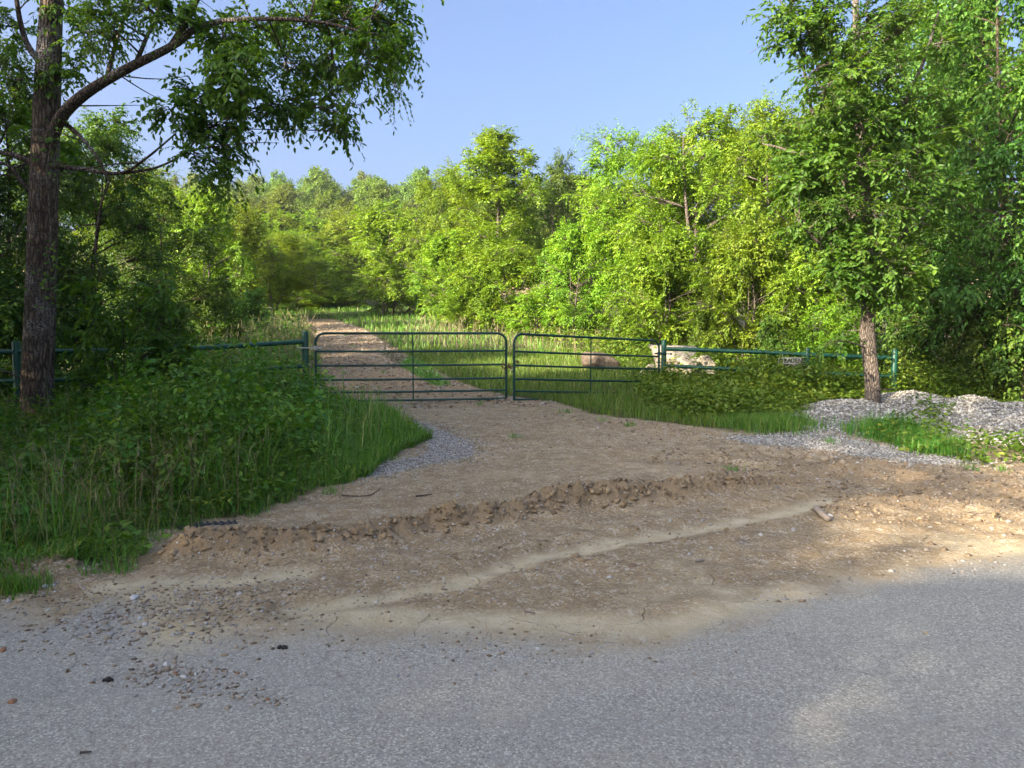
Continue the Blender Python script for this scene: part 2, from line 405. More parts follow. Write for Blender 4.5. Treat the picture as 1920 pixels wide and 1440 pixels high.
def paint_mat(name, col, rust=.5, scale=3.0):
    g = NG(name); o = g.obj()
    n = g.noise(o, scale, 6, .7); f = g.noise(o, 40, 3)
    c = g.mix(g.ramp(g.noise(o, 5, 3), [(.3, 0.0), (.7, .5)]), col, (col[0] * 1.8 + .01, col[1] * 1.35, col[2] * 1.4))
    rm = g.ramp(g.math('ADD', g.math('MULTIPLY', n, .8), g.math('MULTIPLY', f, .2)), [(1 - rust * .72, 0.0), (1 - rust * .66, 1.0)])
    c = g.mix(rm, c, (.16, .085, .045))
    r = g.math('MULTIPLY_ADD', rm, .4, .38)
    bm = g.add('Bump', i={'Strength': .15, 'Distance': .003, 'Height': f})
    return g.surf(g.add('BsdfPrincipled', i={'Base Color': c, 'Roughness': r, 'Specular IOR Level': .5, 'Normal': bm.outputs[0]}).outputs[0])
M['paint'] = paint_mat('green_pipe_paint', (.003, .060, .034), .52)
M['gate_paint'] = paint_mat('green_gate_paint', (.002, .042, .034), .49)
def plain(name, col, rough=.6, metal=0.0, nscale=30.0, amt=.4):
    g = NG(name); o = g.obj(); n = g.noise(o, nscale, 4, .6)
    c = g.mix(g.math('MULTIPLY', n, amt), col, (col[0] * .4, col[1] * .4, col[2] * .4))
    bm = g.add('Bump', i={'Strength': .2, 'Distance': .004, 'Height': n})
    return g.surf(g.add('BsdfPrincipled', i={'Base Color': c, 'Roughness': rough, 'Metallic': metal, 'Normal': bm.outputs[0]}).outputs[0])
M['zinc'] = plain('galvanised_steel', (.58, .57, .53), .45, .6)
M['rust'] = plain('rusty_chain_steel', (.17, .075, .045), .8, .2, 60, .8)
M['brass'] = plain('padlock_brass', (.55, .48, .33), .4, .7)
M['sign'] = plain('weathered_sign_sheet', (.42, .40, .32), .75, 0, 7, .9)
M['sign_ink'] = plain('stencil_black', (.035, .033, .03), .7)
M['black_plastic'] = plain('black_pipe_plastic', (.018, .018, .020), .4)
M['charred'] = plain('charred_lump', (.025, .021, .02), .9, 0, 40, .5)
M['stick'] = plain('grey_deadwood', (.30, .25, .20), .9, 0, 25, .7)
M['twig'] = plain('dark_twig', (.085, .06, .042), .9, 0, 25, .6)

# ------------------------------------------------------------------ the ground sheet, split into road, driveway and ground
def axis(a0, a1, step, lo, hi, g=1.085):
    mid_ = list(np.arange(a0, a1, step)); r, s = [], step
    v = mid_[-1]
    while v < hi: s = min(s * g, 14); v += s; r.append(v)
    l, s, v = [], step, mid_[0]
    while v > lo: s = min(s * g, 14); v -= s; l.append(v)
    return np.array(l[::-1] + mid_ + r)
xs = axis(-4.2, 7.2, .046, -420, 420, 1.10); ys = axis(2.3, 9.6, .040, -160, 620, 1.06)
X, Y = np.meshgrid(xs, ys)
xf, yf = X.ravel(), Y.ravel()
near = (np.abs(xf) < 80) & (yf > -1) & (yf < 80)
zf = h_base(xf, yf)
zf[near] = H(xf[near], yf[near])
A = {k: np.zeros(len(xf)) for k in ('asph', 'veg', 'gravel', 'mud', 'damp')}
A['veg'][:] = 1
xn, yn = xf[near], yf[near]
def soft(P, w): return sstep(w, -w, sdf(xn, yn, P))
vegn = np.maximum.reduce([sstep(.3, -.3, sdf(xn, yn, LEFT_VEG) - (fbm(xn * 1.6, yn * 1.6, 141, 3) - .5) * .55 * sstep(14, 9, yn)), soft(RIGHT_VEG, .4), soft(STRIP_VEG, .3), soft(BANK_VEG, .25) * .55])
A['veg'][near] = vegn
A['gravel'][near] = np.maximum(soft(GRAVEL_L, .22), soft(GRAVEL_R, .25))
dry = sstep(.55, .75, fbm(xn * 1.1, yn * 1.1, 77, 3)) * .35
d1, _, _ = seg_dist(xn, yn, TRACK); d2, _, _ = seg_dist(xn, yn, TRACK2); d3, _, _ = seg_dist(xn, yn, TRACK3)
behind = ((yn > 15) & (yn < 45)) * sstep(.45, .8, fbm(xn * .6, yn * .3, 15, 3)) * .2
A['mud'][near] = np.maximum.reduce([(.5 + .5 * fbm(xn * 1.3, yn * 1.3, 19, 3)) * np.exp(-(d1 / .13) ** 2), .8 * np.exp(-(d2 / .16) ** 2), .75 * np.exp(-(d3 / .22) ** 2), dry + .40 * sstep(.9, 0, np.abs(yn - road_y(xn))), behind])
A['damp'][near] = np.maximum(.85 * sstep(14.2, 15.5, yn), np.maximum(.55 * soft(ROUGH, .5), .75 * np.exp(-(seg_dist(xn, yn, BERM)[0] / .3) ** 2)) * sstep(.3, .6, fbm(xn * 2, yn * 2, 29, 3)))
ry = road_y(xf)
inroad = sstep(.5, -.5, yf - ry) * sstep(-4.2, -3.8, yf)
A['asph'] = inroad
A['veg'][yf < 1] = sstep(-3.8, -4.6, yf[yf < 1])
nx, ny = len(xs), len(ys)
idx = np.arange(nx * ny).reshape(ny, nx)
Q = np.stack([idx[:-1, :-1], idx[:-1, 1:], idx[1:, 1:], idx[1:, :-1]], -1).reshape(-1, 4)
qa = inroad[Q].mean(1); qv = A['veg'][Q].mean(1)
zone = np.where(qa > .5, 0, np.where(qv < .5, 1, 2))
V = np.stack([xf, yf, zf], 1)
for zi, nm in ((0, 'road'), (1, 'driveway'), (2, 'ground')):
    q = Q[zone == zi]; u, inv = np.unique(q, return_inverse=True)
    me = mk_mesh(nm, V[u], [inv.reshape(-1, 4)], M['ground'], True, {k: a[u] for k, a in A.items()})
    tag(link(nm, me), kind='structure')
# one normal field across the three sheets: seams carry the same noise, so shading stays continuous

# ------------------------------------------------------------------ ridge of earth pushed up across the entrance
def worley(x, y, s=0):
    ix, iy = np.floor(x), np.floor(y); best = np.full(x.shape, 9.0); val = np.zeros(x.shape)
    for dx in (-1, 0, 1):
        for dy in (-1, 0, 1):
            cx, cy = ix + dx, iy + dy
            d = np.hypot(cx + _hash(cx, cy, s) - x, cy + _hash(cx, cy, s + 1.7) - y)
            k = d < best; best = np.where(k, d, best); val = np.where(k, _hash(cx, cy, s + 3.1), val)
    return best, val
bp = smooth_path(np.c_[BERM, np.zeros(len(BERM))], 400)[:, :2]
seg = np.r_[0, np.cumsum(np.linalg.norm(np.diff(bp, axis=0), axis=1))]
ss = np.arange(0, seg[-1], .017); bx, by = np.interp(ss, seg, bp[:, 0]), np.interp(ss, seg, bp[:, 1])
tx, ty = np.gradient(bx), np.gradient(by); tl_ = np.hypot(tx, ty); nxv, nyv = -ty / tl_, tx / tl_
cc = np.arange(-.34, .52, .017)
SS, CC = np.meshgrid(ss, cc, indexing='ij')
mean = .06 * np.sin(SS * 1.3) + .08 * (fbm(SS * 1.1, SS * 0, 7, 3) - .5) * 2
u = CC - .06 - mean
wid = .15 + .05 * vnoise(SS * 1.9, SS * 0 + 3, 8)
ridge_top = (.10 + .12 * fbm(SS * 1.1, SS * 0 + 9, 18, 4) + .06 * np.exp(-((SS - 2.25) / .12) ** 2)) * sstep(0, .35, SS) * sstep(seg[-1], seg[-1] - 1.6, SS)
prf = np.where(u < 0, np.exp(-(u / wid) ** 2 * 1.3), np.exp(-(u / (wid * 1.5)) ** 2))
qx, qy = bx[:, None] + nxv[:, None] * CC, by[:, None] + nyv[:, None] * CC
wx, wy = qx + .05 * (vnoise(qx * 14, qy * 14, 2) - .5), qy + .05 * (vnoise(qx * 14, qy * 14, 4) - .5)
d1_, v1_ = worley(wx * 8, wy * 8, 1); d2_, v2_ = worley(wx * 19, wy * 19, 5)
d0_, v0_ = worley(wx * 3.7 + 2 * wy, wy * 4.6, 12)
rough_ = .03 * (.8 - d0_) * v0_ + .04 * (.9 - d1_) * (.1 + v1_) * (.3 + v0_) + .03 * (.8 - d2_) * (.3 + v2_) + .04 * (fbm(qx * 24, qy * 24, 6, 3) - .5) + .05 * (fbm(qx * 5, qy * 5, 16, 3) - .5)
env = np.clip(prf * 1.25, 0, 1)
rz_ = ridge_top * prf + (rough_ - .035) * env * np.clip(ridge_top / .12, 0, 1.1)
fade = sstep(-.34, -.22, CC) * sstep(.52, .36, CC)
rz_ = rz_ * fade - .012 * (1 - fade) - .006
# lean the face so that clods overhang a little
off_ = -.03 * env * (v1_ - .5) * fade
qx, qy = qx + nxv[:, None] * off_, qy + nyv[:, None] * off_
gz = H(qx.ravel(), qy.ravel()).reshape(qx.shape)
idr = np.arange(SS.size).reshape(SS.shape)
RQ = np.stack([idr[:-1, :-1], idr[1:, :-1], idr[1:, 1:], idr[:-1, 1:]], -1).reshape(-1, 4)
zero = np.zeros(SS.size)
ridge_mesh = mk_mesh('dirt_ridge', np.stack([qx, qy, gz + rz_], -1).reshape(-1, 3), [RQ], M['ground'], True, {'asph': zero, 'veg': zero, 'gravel': zero, 'mud': zero, 'damp': np.clip(env.ravel() * 1.3, 0, 1)})
tag(link('dirt_ridge', ridge_mesh), kind='structure')
from mathutils.bvhtree import BVHTree
def ridge_z(x, y):
    best = H(x, y); P_ = np.stack([qx.ravel(), qy.ravel()], 1); Z_ = (gz + rz_).ravel()
    cell = {}
    for k_, (a_, b_) in enumerate(np.floor(P_ / .03).astype(int)): cell.setdefault((a_, b_), k_)
    for k_ in range(len(x)):
        j_ = cell.get((int(math.floor(x[k_] / .03)), int(math.floor(y[k_] / .03))))
        if j_ is not None and Z_[j_] > best[k_]: best[k_] = Z_[j_]
    return best

# ------------------------------------------------------------------ leaf, grass and stone generators
def leaves(b, a, n, l, w, fine=False, rnd=None):
    a = norm(a); s = norm(np.cross(a, n)); n = np.cross(s, a)
    l = l[:, None]; w = w[:, None]
    if fine:
        tip = b + a * l - n * l * .10
        vs_ = [b, b + a * l * .28 + s * w * .46 + n * w * .18, b + a * l * .64 + s * w * .40 + n * w * .12 - n * l * .03, tip,
               b + a * l * .64 - s * w * .40 + n * w * .12 - n * l * .03, b + a * l * .28 - s * w * .46 + n * w * .18]
        f = np.array([[0, 1, 2, 3], [0, 3, 4, 5]])
    else:
        vs_ = [b, b + a * l * .45 + s * w * .5 + n * w * .18, b + a * l - n * l * .06, b + a * l * .45 - s * w * .5 + n * w * .18]
        f = np.array([[0, 1, 2], [0, 2, 3]])
    k = len(vs_); N = len(b)
    Vv = np.stack(vs_, 1).reshape(-1, 3)
    Ff = (np.arange(N)[:, None, None] * k + f[None]).reshape(-1, f.shape[1])
    if rnd is None: rnd = rng.random(N)
    return Vv, [Ff], np.repeat(rnd, k)
def grass_blades(b, h, w, lean=.45, dirn=None):
    N = len(b); az = rng.random(N) * 2 * math.pi
    s = np.stack([np.cos(az), np.sin(az), np.zeros(N)], 1)
    f = np.stack([-np.sin(az), np.cos(az), np.zeros(N)], 1)
    ln = (rng.random(N) * lean)[:, None]
    h = h[:, None]; w = w[:, None]
    m = b + UP * h * .55 + f * h * ln * .30; t = b + UP * h * (1 - .35 * ln) + f * h * ln
    Vv = np.stack([b - s * w * .5, b + s * w * .5, m + s * w * .38, m - s * w * .38, t], 1).reshape(-1, 3)
    o = np.arange(N)[:, None] * 5
    return Vv, [o + np.array([[0, 1, 2, 3]]), o + np.array([[3, 2, 4]])], np.repeat(rng.random(N), 5)
OCT = np.array([[1, 0, 0], [-1, 0, 0], [0, 1, 0], [0, -1, 0], [0, 0, 1], [0, 0, -1]], float)
OCF = np.array([[0, 2, 4], [2, 1, 4], [1, 3, 4], [3, 0, 4], [2, 0, 5], [1, 2, 5], [3, 1, 5], [0, 3, 5]])
def pebbles(c, r, flat=.6, rnd=None):
    N = len(c)
    v = OCT[None] * (1 + .55 * (rng.random((N, 6, 1)) - .5)) + (rng.random((N, 6, 3)) - .5) * .55
    v = v * (r[:, None, None] * np.stack([np.ones(N), .6 + .4 * rng.random(N), flat * (.6 + .6 * rng.random(N))], 1)[:, None])
    az = rng.random(N) * 6.283; ca, sa = np.cos(az)[:, None], np.sin(az)[:, None]
    v = np.stack([v[..., 0] * ca - v[..., 1] * sa, v[..., 0] * sa + v[..., 1] * ca, v[..., 2]], -1)
    tx = ((rng.random(N) - .5) * .9)[:, None]
    v = np.stack([v[..., 0], v[..., 1] - v[..., 2] * tx, v[..., 2] + v[..., 1] * tx], -1)
    Vv = (v + c[:, None]).reshape(-1, 3)
    Ff = (np.arange(N)[:, None, None] * 6 + OCF[None]).reshape(-1, 3)
    if rnd is None: rnd = rng.random(N)
    return Vv, [Ff], np.repeat(rnd, 6)
def scatter_box(n, x0, x1, y0, y1, keep):
    x = rng.uniform(x0, x1, n); y = rng.uniform(y0, y1, n)
    k = keep(x, y); return x[k], y[k]
def stuff(name, parts, mat, label, cat, parent=None):
    """parts: list of (V, F, rnd)"""
    Vj, Fj = join([(p[0], p[1]) for p in parts])
    o = link(name, mk_mesh(name, Vj, Fj, mat, False, {'rnd': np.concatenate([p[2] for p in parts])}), parent)
    o['kind'] = 'stuff'
    if not parent: tag(o, label, cat)
    return o

# ------------------------------------------------------------------ trees
def bez(p0, p1, n, bend, jit):
    B = len(p0); t = np.linspace(0, 1, n)[None, :, None]
    L = np.linalg.norm(p1 - p0, axis=1)[:, None]
    c = (p0 + p1) / 2 + UP * (L * bend) + (rng.random((B, 3)) - .5) * L * jit
    return (1 - t) ** 2 * p0[:, None] + 2 * t * (1 - t) * c[:, None] + t ** 2 * p1[:, None]
def build_tree(limbs, clumps, twig_leaves=9, leaf=(.085, .04), fine=False, twigs_per=6, twig_len=.42, twig_tubes=False,
               droop=.35, branch_r=.02, trunk_sides=14, dead=0, elev=.35, split=None):
    """limbs: list of (points (n,3), radii (n)); clumps: list of (centre, radii3, number of sub-branches)
    -> trunk mesh arrays, crown leaf arrays"""
    wood = []
    nodes, nrad = [], []
    for i, (P, R) in enumerate(limbs):
        k = trunk_sides if i == 0 else 8
        v, f = tubes(P[None], R[None], k); 
        if i == 0:
            pass
        (wood if split is None else split).append((v, f)); nodes.append(P); nrad.append(R)
    nodes = np.concatenate(nodes); nrad = np.concatenate(nrad)
    L = []
    for c, r, ns in clumps:
        c = np.array(c, float); r = np.array(r, float)
        d = np.linalg.norm(nodes - c, axis=1); cost = d + 1.1 * np.maximum(0, nodes[:, 2] - c[2] + elev * d)
        j = int(np.argmin(cost))
        bl = max(d[j], .05)
        P = bez(nodes[j][None], c[None], 8, .10, .25)[0]
        r0 = min(nrad[j] * .65, branch_r * (0.5 + .35 * bl)); R = np.linspace(r0, .009, 8)
        wood.append(tubes(P[None], R[None], 6))
        u = rng.normal(size=(ns, 3)); u = u / np.linalg.norm(u, axis=1, keepdims=True)
        u = u * (rng.random((ns, 1)) ** .45)
        T = c + u * r
        st = P[rng.integers(4, 8, ns)]
        SB = bez(st, T, 5, .05, .35)
        rr = np.linspace(.009, .003, 5)[None].repeat(ns, 0) * (.6 + r.mean())
        wood.append(tubes(SB, rr, 4, False))
        # twigs
        q = twigs_per
        bi = np.repeat(np.arange(ns), q); tt = rng.uniform(1.2, 4, ns * q); i0 = tt.astype(int).clip(0, 3); fr = (tt - i0)[:, None]
        b0 = SB[bi, i0] * (1 - fr) + SB[bi, i0 + 1] * fr
        sd = norm(SB[bi, 4] - SB[bi, 0])
        outw = norm(b0 - c + 1e-3)
        dirn = norm(sd * .7 + outw * .5 + rng.normal(size=(len(b0), 3)) * .55 + np.array([0, 0, -.05]))
        tl = twig_len * rng.uniform(.6, 1.2, len(b0))
        end = b0 + dirn * tl[:, None]
        TW = bez(b0, end, 4, .10 + droop * .25, .2); TW[:, -1] -= UP * (tl * droop * .3)[:, None]; TW[:, -2] -= UP * (tl * droop * .08)[:, None]
        if twig_tubes: wood.append(tubes(TW, np.linspace(.0035, .0015, 4)[None].repeat(len(TW), 0), 3, False))
        # leaves
        m = twig_leaves
        tpos = np.linspace(.12, 1.0, m)[None] * 2.999
        tpos = np.clip(tpos + rng.uniform(-.1, .1, (len(TW), m)), 0, 2.999)
        i0 = tpos.astype(int); fr = (tpos - i0)[..., None]
        bidx = np.arange(len(TW))[:, None]
        lb = TW[bidx, i0] * (1 - fr) + TW[bidx, i0 + 1] * fr
        tdir = norm(TW[bidx, i0 + 1] - TW[bidx, i0])
        side = norm(np.cross(tdir, UP) + rng.normal(size=tdir.shape) * .25)
        sg = np.where(np.arange(m) % 2 == 0, 1.0, -1.0)[None, :, None]
        la = norm(tdir * .75 + side * sg * .85 + UP * (-droop * rng.uniform(.1, 1.3, lb.shape[:2] + (1,))) + rng.normal(size=lb.shape) * .22)
        nrm = norm(UP * .9 + rng.normal(size=lb.shape) * .48 + norm(lb - c) * .35)
        N = lb.shape[0] * m
        cs = rng.uniform(.72, 1.28); ll = leaf[0] * cs * rng.uniform(.55, 1.2, N); lw = leaf[1] * cs * rng.uniform(.7, 1.15, N)
        tint = np.clip(rng.random(N) * .42 + np.repeat(rng.random(lb.shape[0]), m) * .25 + rng.random() * .38 - .03, 0, 1)
        L.append(leaves(lb.reshape(-1, 3), la.reshape(-1, 3), nrm.reshape(-1, 3), ll, lw, fine, tint))
    for i in range(dead):                                             # bare twigs poking out
        j = rng.integers(len(nodes)); P0 = nodes[j]; dv = norm(np.array([rng.normal(), rng.normal(), rng.normal() * .4]))
        wood.append(tubes(bez(P0[None], (P0 + dv * rng.uniform(.6, 1.5))[None], 6, .05, .3), np.linspace(.012, .003, 6)[None], 4, False))
    WV, WF = join(wood)
    LV, LF = join([(p[0], p[1]) for p in L])
    return (WV, WF), (LV, LF, np.concatenate([p[2] for p in L]))

def generic_tree(Hh, zb, R, nclump, ns, shape='ovoid', trunk_r=.09, lean=(0, 0), stems=1, **kw):
    limbs = []
    for s in range(stems):
        off = np.array([rng.normal() * .12, rng.normal() * .12, 0]) * (stems > 1)
        tip = np.array([lean[0] + rng.normal() * .25 * (1 + (stems > 1) * 2), lean[1] + rng.normal() * .25 * (1 + (stems > 1) * 2), Hh * (.93 if s == 0 else rng.uniform(.6, .9))])
        P = smooth_path([off + [0, 0, -.35], off + (tip - off) * .25 + rng.normal(size=3) * .06, off + (tip - off) * .5 + rng.normal(size=3) * .12, off + (tip - off) * .75 + rng.normal(size=3) * .12, tip], 20)
        t = np.linspace(0, 1, 20)
        limbs.append((P, trunk_r * (1 if s == 0 else .7) * (1.0 - .85 * t + .35 * np.exp(-t * 18))))
    cl = []
    for i in range(nclump):
        t = (i + .5) / nclump + rng.normal() * .03; t = min(max(t, 0), 1)
        z = zb + (Hh - zb) * t
        if shape == 'ovoid': pr = math.sqrt(max(.05, 1 - ((t - .38) / .68) ** 2))
        elif shape == 'cone': pr = max(.14, (1 - t) ** .75) * (.75 + .25 * min(1, t * 5))
        elif shape == 'vase': pr = .45 + .55 * math.sin(min(1, t * 1.15) * math.pi * .78)
        else: pr = max(.25, 1 - t * .7)
        az = i * 2.39996 + rng.normal() * .4
        rad = R * pr * rng.uniform(.35, .95)
        cr = R * rng.uniform(.20, .40) * (.55 + .45 * pr)
        cl.append(((lean[0] * t + rad * math.cos(az), lean[1] * t + rad * math.sin(az), z), (cr, cr, cr * rng.uniform(.55, .85)), int(ns * (.6 + .7 * cr / (R * .35)))))
    for i in range(max(4, nclump // 4)):                              # leading shoots breaking the outline
        az = rng.random() * 6.28; q = R * rng.uniform(.05, .9) ** (1.0 if i % 2 else .6)
        tq = min(q / R, 1)
        zt = zb + (Hh - zb) * (1.0 - .55 * tq ** 1.6) * rng.uniform(.95, 1.04)
        th = R * rng.uniform(.07, .12)
        cl.append(((lean[0] + q * math.cos(az), lean[1] + q * math.sin(az), zt), (th, th, R * rng.uniform(.2, .36)), int(ns * .45)))
    return build_tree(limbs, cl, **kw)

def tree_meshes(name, data, leaf_m, bark_m):
    (WV, WF), (LV, LF, Lr) = data
    return mk_mesh(name + '_trunk', WV, WF, bark_m, True), mk_mesh(name + '_crown', LV, LF, leaf_m, False, {'rnd': Lr})
def place_tree(name, meshes, loc, rz, scale, label, cat, group=None, leaf_override=None):
    o = empty(name, loc, rz, scale)
    tag(o, label, cat, group)
    link('trunk', meshes[0], o)
    c = link('crown', meshes[1], o)
    if leaf_override:
        c.material_slots[0].link = 'OBJECT'; c.material_slots[0].material = leaf_override
    return o

# ------------------------------------------------------------------ pipe fences and gates
def meshobj(name, parts, mat, parent=None, smooth=True, loc=(0, 0, 0)):
    v, f = join(parts)
    me = mk_mesh(name, v, f, mat, smooth)
    if smooth:
        try: me.set_sharp_from_angle(angle=math.radians(40))
        except Exception: pass
    return link(name, me, parent, loc)
def post(name, p, z0, z1, r, parent, mat):
    dome = [(0, r, 0), ]
    P = np.array([[p[0], p[1], z0], [p[0], p[1], z1 - r * .35], [p[0], p[1], z1 - r * .12], [p[0], p[1], z1]])[None]
    R = np.array([[r, r, r * .93, r * .55]])
    return meshobj(name, [tubes(P, R, 16)], mat, parent)
def rail(pts, r, parent, mat, name='rail'):
    P = smooth_path(pts, 14)
    return meshobj(name, [pipe(P, r, 12)], mat, parent)

fence_l = empty('pipe_fence', at(572, 757, 13.9) * [1, 1, 0])
fence_l.location = (0, 0, 0)
tag(fence_l, 'dark green steel pipe fence sinking into the weeds behind the big trunk', 'fence', 'green pipe fences either side of the gates')
FL = [(572, 13.9, 621), (337, 12.6, 632), (30, 11.6, 640), (-420, 10.6, 640)]
for px, D, top in FL:
    t_ = at(px, top, D); post('post', t_, Hp(t_[0], t_[1]) - .3, t_[2], .062 if px != 337 else .066, fence_l, M['paint'])
rail([at(572, 641, 13.9), at(455, 648, 13.2), at(337, 655, 12.6), at(180, 658, 12.1), at(0, 660, 11.5), at(-420, 666, 10.6)], .041, fence_l, M['paint'])
rail([at(572, 686, 13.9), at(455, 696, 13.2), at(337, 705, 12.6), at(180, 710, 12.1), at(0, 715, 11.5), at(-420, 724, 10.6)], .037, fence_l, M['paint'])
rail([at(572, 718, 13.9), at(455, 733, 13.2), at(337, 750, 12.6), at(180, 760, 12.1), at(0, 768, 11.5), at(-420, 780, 10.6)], .037, fence_l, M['paint'])

fence_r = empty('pipe_fence', (0, 0, 0))
tag(fence_r, 'sunlit green steel pipe fence with vines beyond the gravel heap', 'fence', 'green pipe fences either side of the gates')
for px, D, top in [(1245, 16.0, 637), (1514, 15.2, 652), (1678, 14.7, 654)]:
    t_ = at(px, top, D); post('post', t_, Hp(t_[0], t_[1]) - .3, t_[2], .058, fence_r, M['paint'])
rail([at(1245, 654, 16.0), at(1420, 660, 15.5), at(1514, 665, 15.2), at(1678, 671, 14.7)], .044, fence_r, M['paint'])
rail([at(1245, 686, 16.0), at(1420, 694, 15.5), at(1514, 699, 15.2), at(1678, 706, 14.7)], .040, fence_r, M['paint'])
rail([at(1245, 715, 16.0), at(1420, 724, 15.5), at(1514, 729, 15.2), at(1678, 737, 14.7)], .040, fence_r, M['paint'])

def gate(p0, p1, label, hinge_end):
    g = empty('tube_gate', (0, 0, 0)); tag(g, label, 'gate', 'green tube gates chained together')
    p0, p1 = np.array(p0), np.array(p1); d = p1 - p0; L = np.linalg.norm(d[:2]); u = d / L
    pt = lambda s, z: p0 + u * s + UP * z         # z measured down from the top rail
    r, cr, Hg = .0235, .17, 1.265
    path = [pt(0, -Hg), pt(0, -Hg * .5), pt(0, -cr)]
    for a in np.linspace(0, math.pi / 2, 7)[1:]: path.append(pt(cr - cr * math.cos(a), -cr + cr * math.sin(a)))
    path += [pt(L * .5, 0)]
    for a in np.linspace(math.pi / 2, 0, 7): path.append(pt(L - cr + cr * math.cos(a), -cr + cr * math.sin(a)))
    path += [pt(L, -Hg * .5), pt(L, -Hg)]
    meshobj('frame', [pipe(path, r, 12)], M['gate_paint'], g)
    zz = 0
    for k, s in enumerate((.335, .265, .265, .235, .160)):
        zz -= s
        meshobj('bar', [pipe([pt(.012, zz), pt(L * .25, zz - .004), pt(L * .5, zz - .006), pt(L * .75, zz - .004), pt(L - .012, zz)], .021, 10)], M['gate_paint'], g)
    a = math.atan2(u[1], u[0]); c = pt(L * .5, -Hg * .5 + .003)
    n = np.array([-u[1], u[0], 0])
    meshobj('brace', [pipe([pt(L * .5, -.01) - n * .023, pt(L * .5, -Hg + .005) - n * .023], .0125, 8)], M['gate_paint'], g)
    e = 0 if hinge_end == 0 else L; sg = -1 if hinge_end == 0 else 1
    for z in (-.27, -1.0):
        q = pt(e, z); 
        h = [pipe([q + UP * .04, q - UP * .04], .034, 12), pipe([q - u * sg * .03, q - u * sg * .11], .016, 8),
             pipe([q + u * sg * .03, q + u * sg * .30], .011, 8), pipe([q + u * sg * .062 - UP * .03, q + u * sg * .062 + UP * .03], .012, 8),
             pipe([q + u * sg * .31, q + u * sg * .33], .022, 8)]
        meshobj('hinge', h, M['zinc'] if hinge_end == 0 else M['gate_paint'], g)
    return pt, L
gl0, gl1 = at(591, 625, 13.85), at(949, 625, 14.45)
gr0, gr1 = at(964, 626, 14.30), at(1236, 639, 15.85)
ptL, LL = gate(gl0, gl1, 'dark green tube gate across the rocky drive, six bars, chained at its free end', 0)
ptR, LR = gate(gr0, gr1, 'dark green tube gate set back over green grass beside the pale boulders', 1)

# rusty chain round the two gate ends, with its padlock
ca = (ptL(LL, -.62) + ptR(0, -.60)) / 2
def torus_link(c, R, e, r, rot):
    a = np.linspace(0, 2 * math.pi, 11)
    P = np.stack([np.cos(a) * R, np.sin(a) * R * e, np.zeros(11)], 1) @ np.array(rot.to_matrix()).T + c
    return tubes(P[None], np.full((1, 11), r), 5, False)
from mathutils import Euler
links_ = []
hw = np.linalg.norm(ptL(LL, 0)[:2] - ptR(0, 0)[:2]) / 2 + .05
N_ = 22
for i in range(N_):
    a = 2 * math.pi * i / N_
    c = ca + np.array([math.cos(a) * hw, math.sin(a) * .055, .05 * math.sin(a * 2 + .6) + .035 * math.cos(a)])
    links_.append(torus_link(c, .027, .62, .0065, Euler(((i % 2) * 1.5 + rng.normal() * .2, rng.normal() * .3, a + 1.57))))
for i in range(5):
    c = ca + np.array([-.03 + .012 * i, -.075, .03 - .024 * i]); links_.append(torus_link(c, .024, .62, .0065, Euler(((i % 2) * 1.5, .9, .3))))
tag(meshobj('chain', links_, M['rust']), 'rusty brown chain wrapped around the two meeting gate ends', 'chain')
pk = empty('padlock', tuple(ca + np.array([.035, -.09, -.10]))); tag(pk, 'small pale brass padlock hanging from the rusty gate chain', 'padlock')
meshobj('body', [box((0, 0, 0), (.045, .022, .042))], M['brass'], pk, False)
a_ = np.linspace(0, math.pi, 9)
meshobj('shackle', [pipe([(-.015, 0, .018)] + [(-.015 * math.cos(q), 0, .045 + .015 * math.sin(q)) for q in a_] + [(.015, 0, .018)], .004, 8)], M['zinc'], pk)

# weathered sign wired to the fence
sc_ = at(1486, 681.5, 15.22)
sign = empty('sign', tuple(sc_), math.atan2(-.5, 1.75) * .35)
tag(sign, 'weathered pale metal sign with black stencilled words on the pipe fence', 'sign')
bm_w, bm_h = .56, .245
meshobj('panel', [box((0, 0, 0), (bm_w, .006, bm_h))], M['sign'], sign, False)
def letter(ch, x, z, size):
    cu = bpy.data.curves.new('letter', 'FONT'); cu.body = ch; cu.size = size; cu.align_x = 'CENTER'; cu.align_y = 'CENTER'
    cu.extrude = .001; cu.offset = .003; cu.materials.append(M['sign_ink'])
    tmp = bpy.data.objects.new('letter_curve', cu); COL.objects.link(tmp); bpy.context.view_layer.update()
    me = bpy.data.meshes.new_from_object(tmp.evaluated_get(bpy.context.evaluated_depsgraph_get())); bpy.data.objects.remove(tmp)
    link('letter', me, sign, (x, -.0062, z), (math.pi / 2, 0, 0))
for row, z in (('DEADEND', .055), ('KEEP OUT', -.058)):
    for k, ch in enumerate(row):
        if ch != ' ': letter(ch, (k - (len(row) - 1) / 2) * (.074 if len(row) == 7 else .064), z, .11)
for sx in (-.2, .2):
    meshobj('wire', [pipe([(sx, 0, .11), (sx, -.012, .14), (sx, .01, .19)], .003, 6)], M['zinc'], sign)

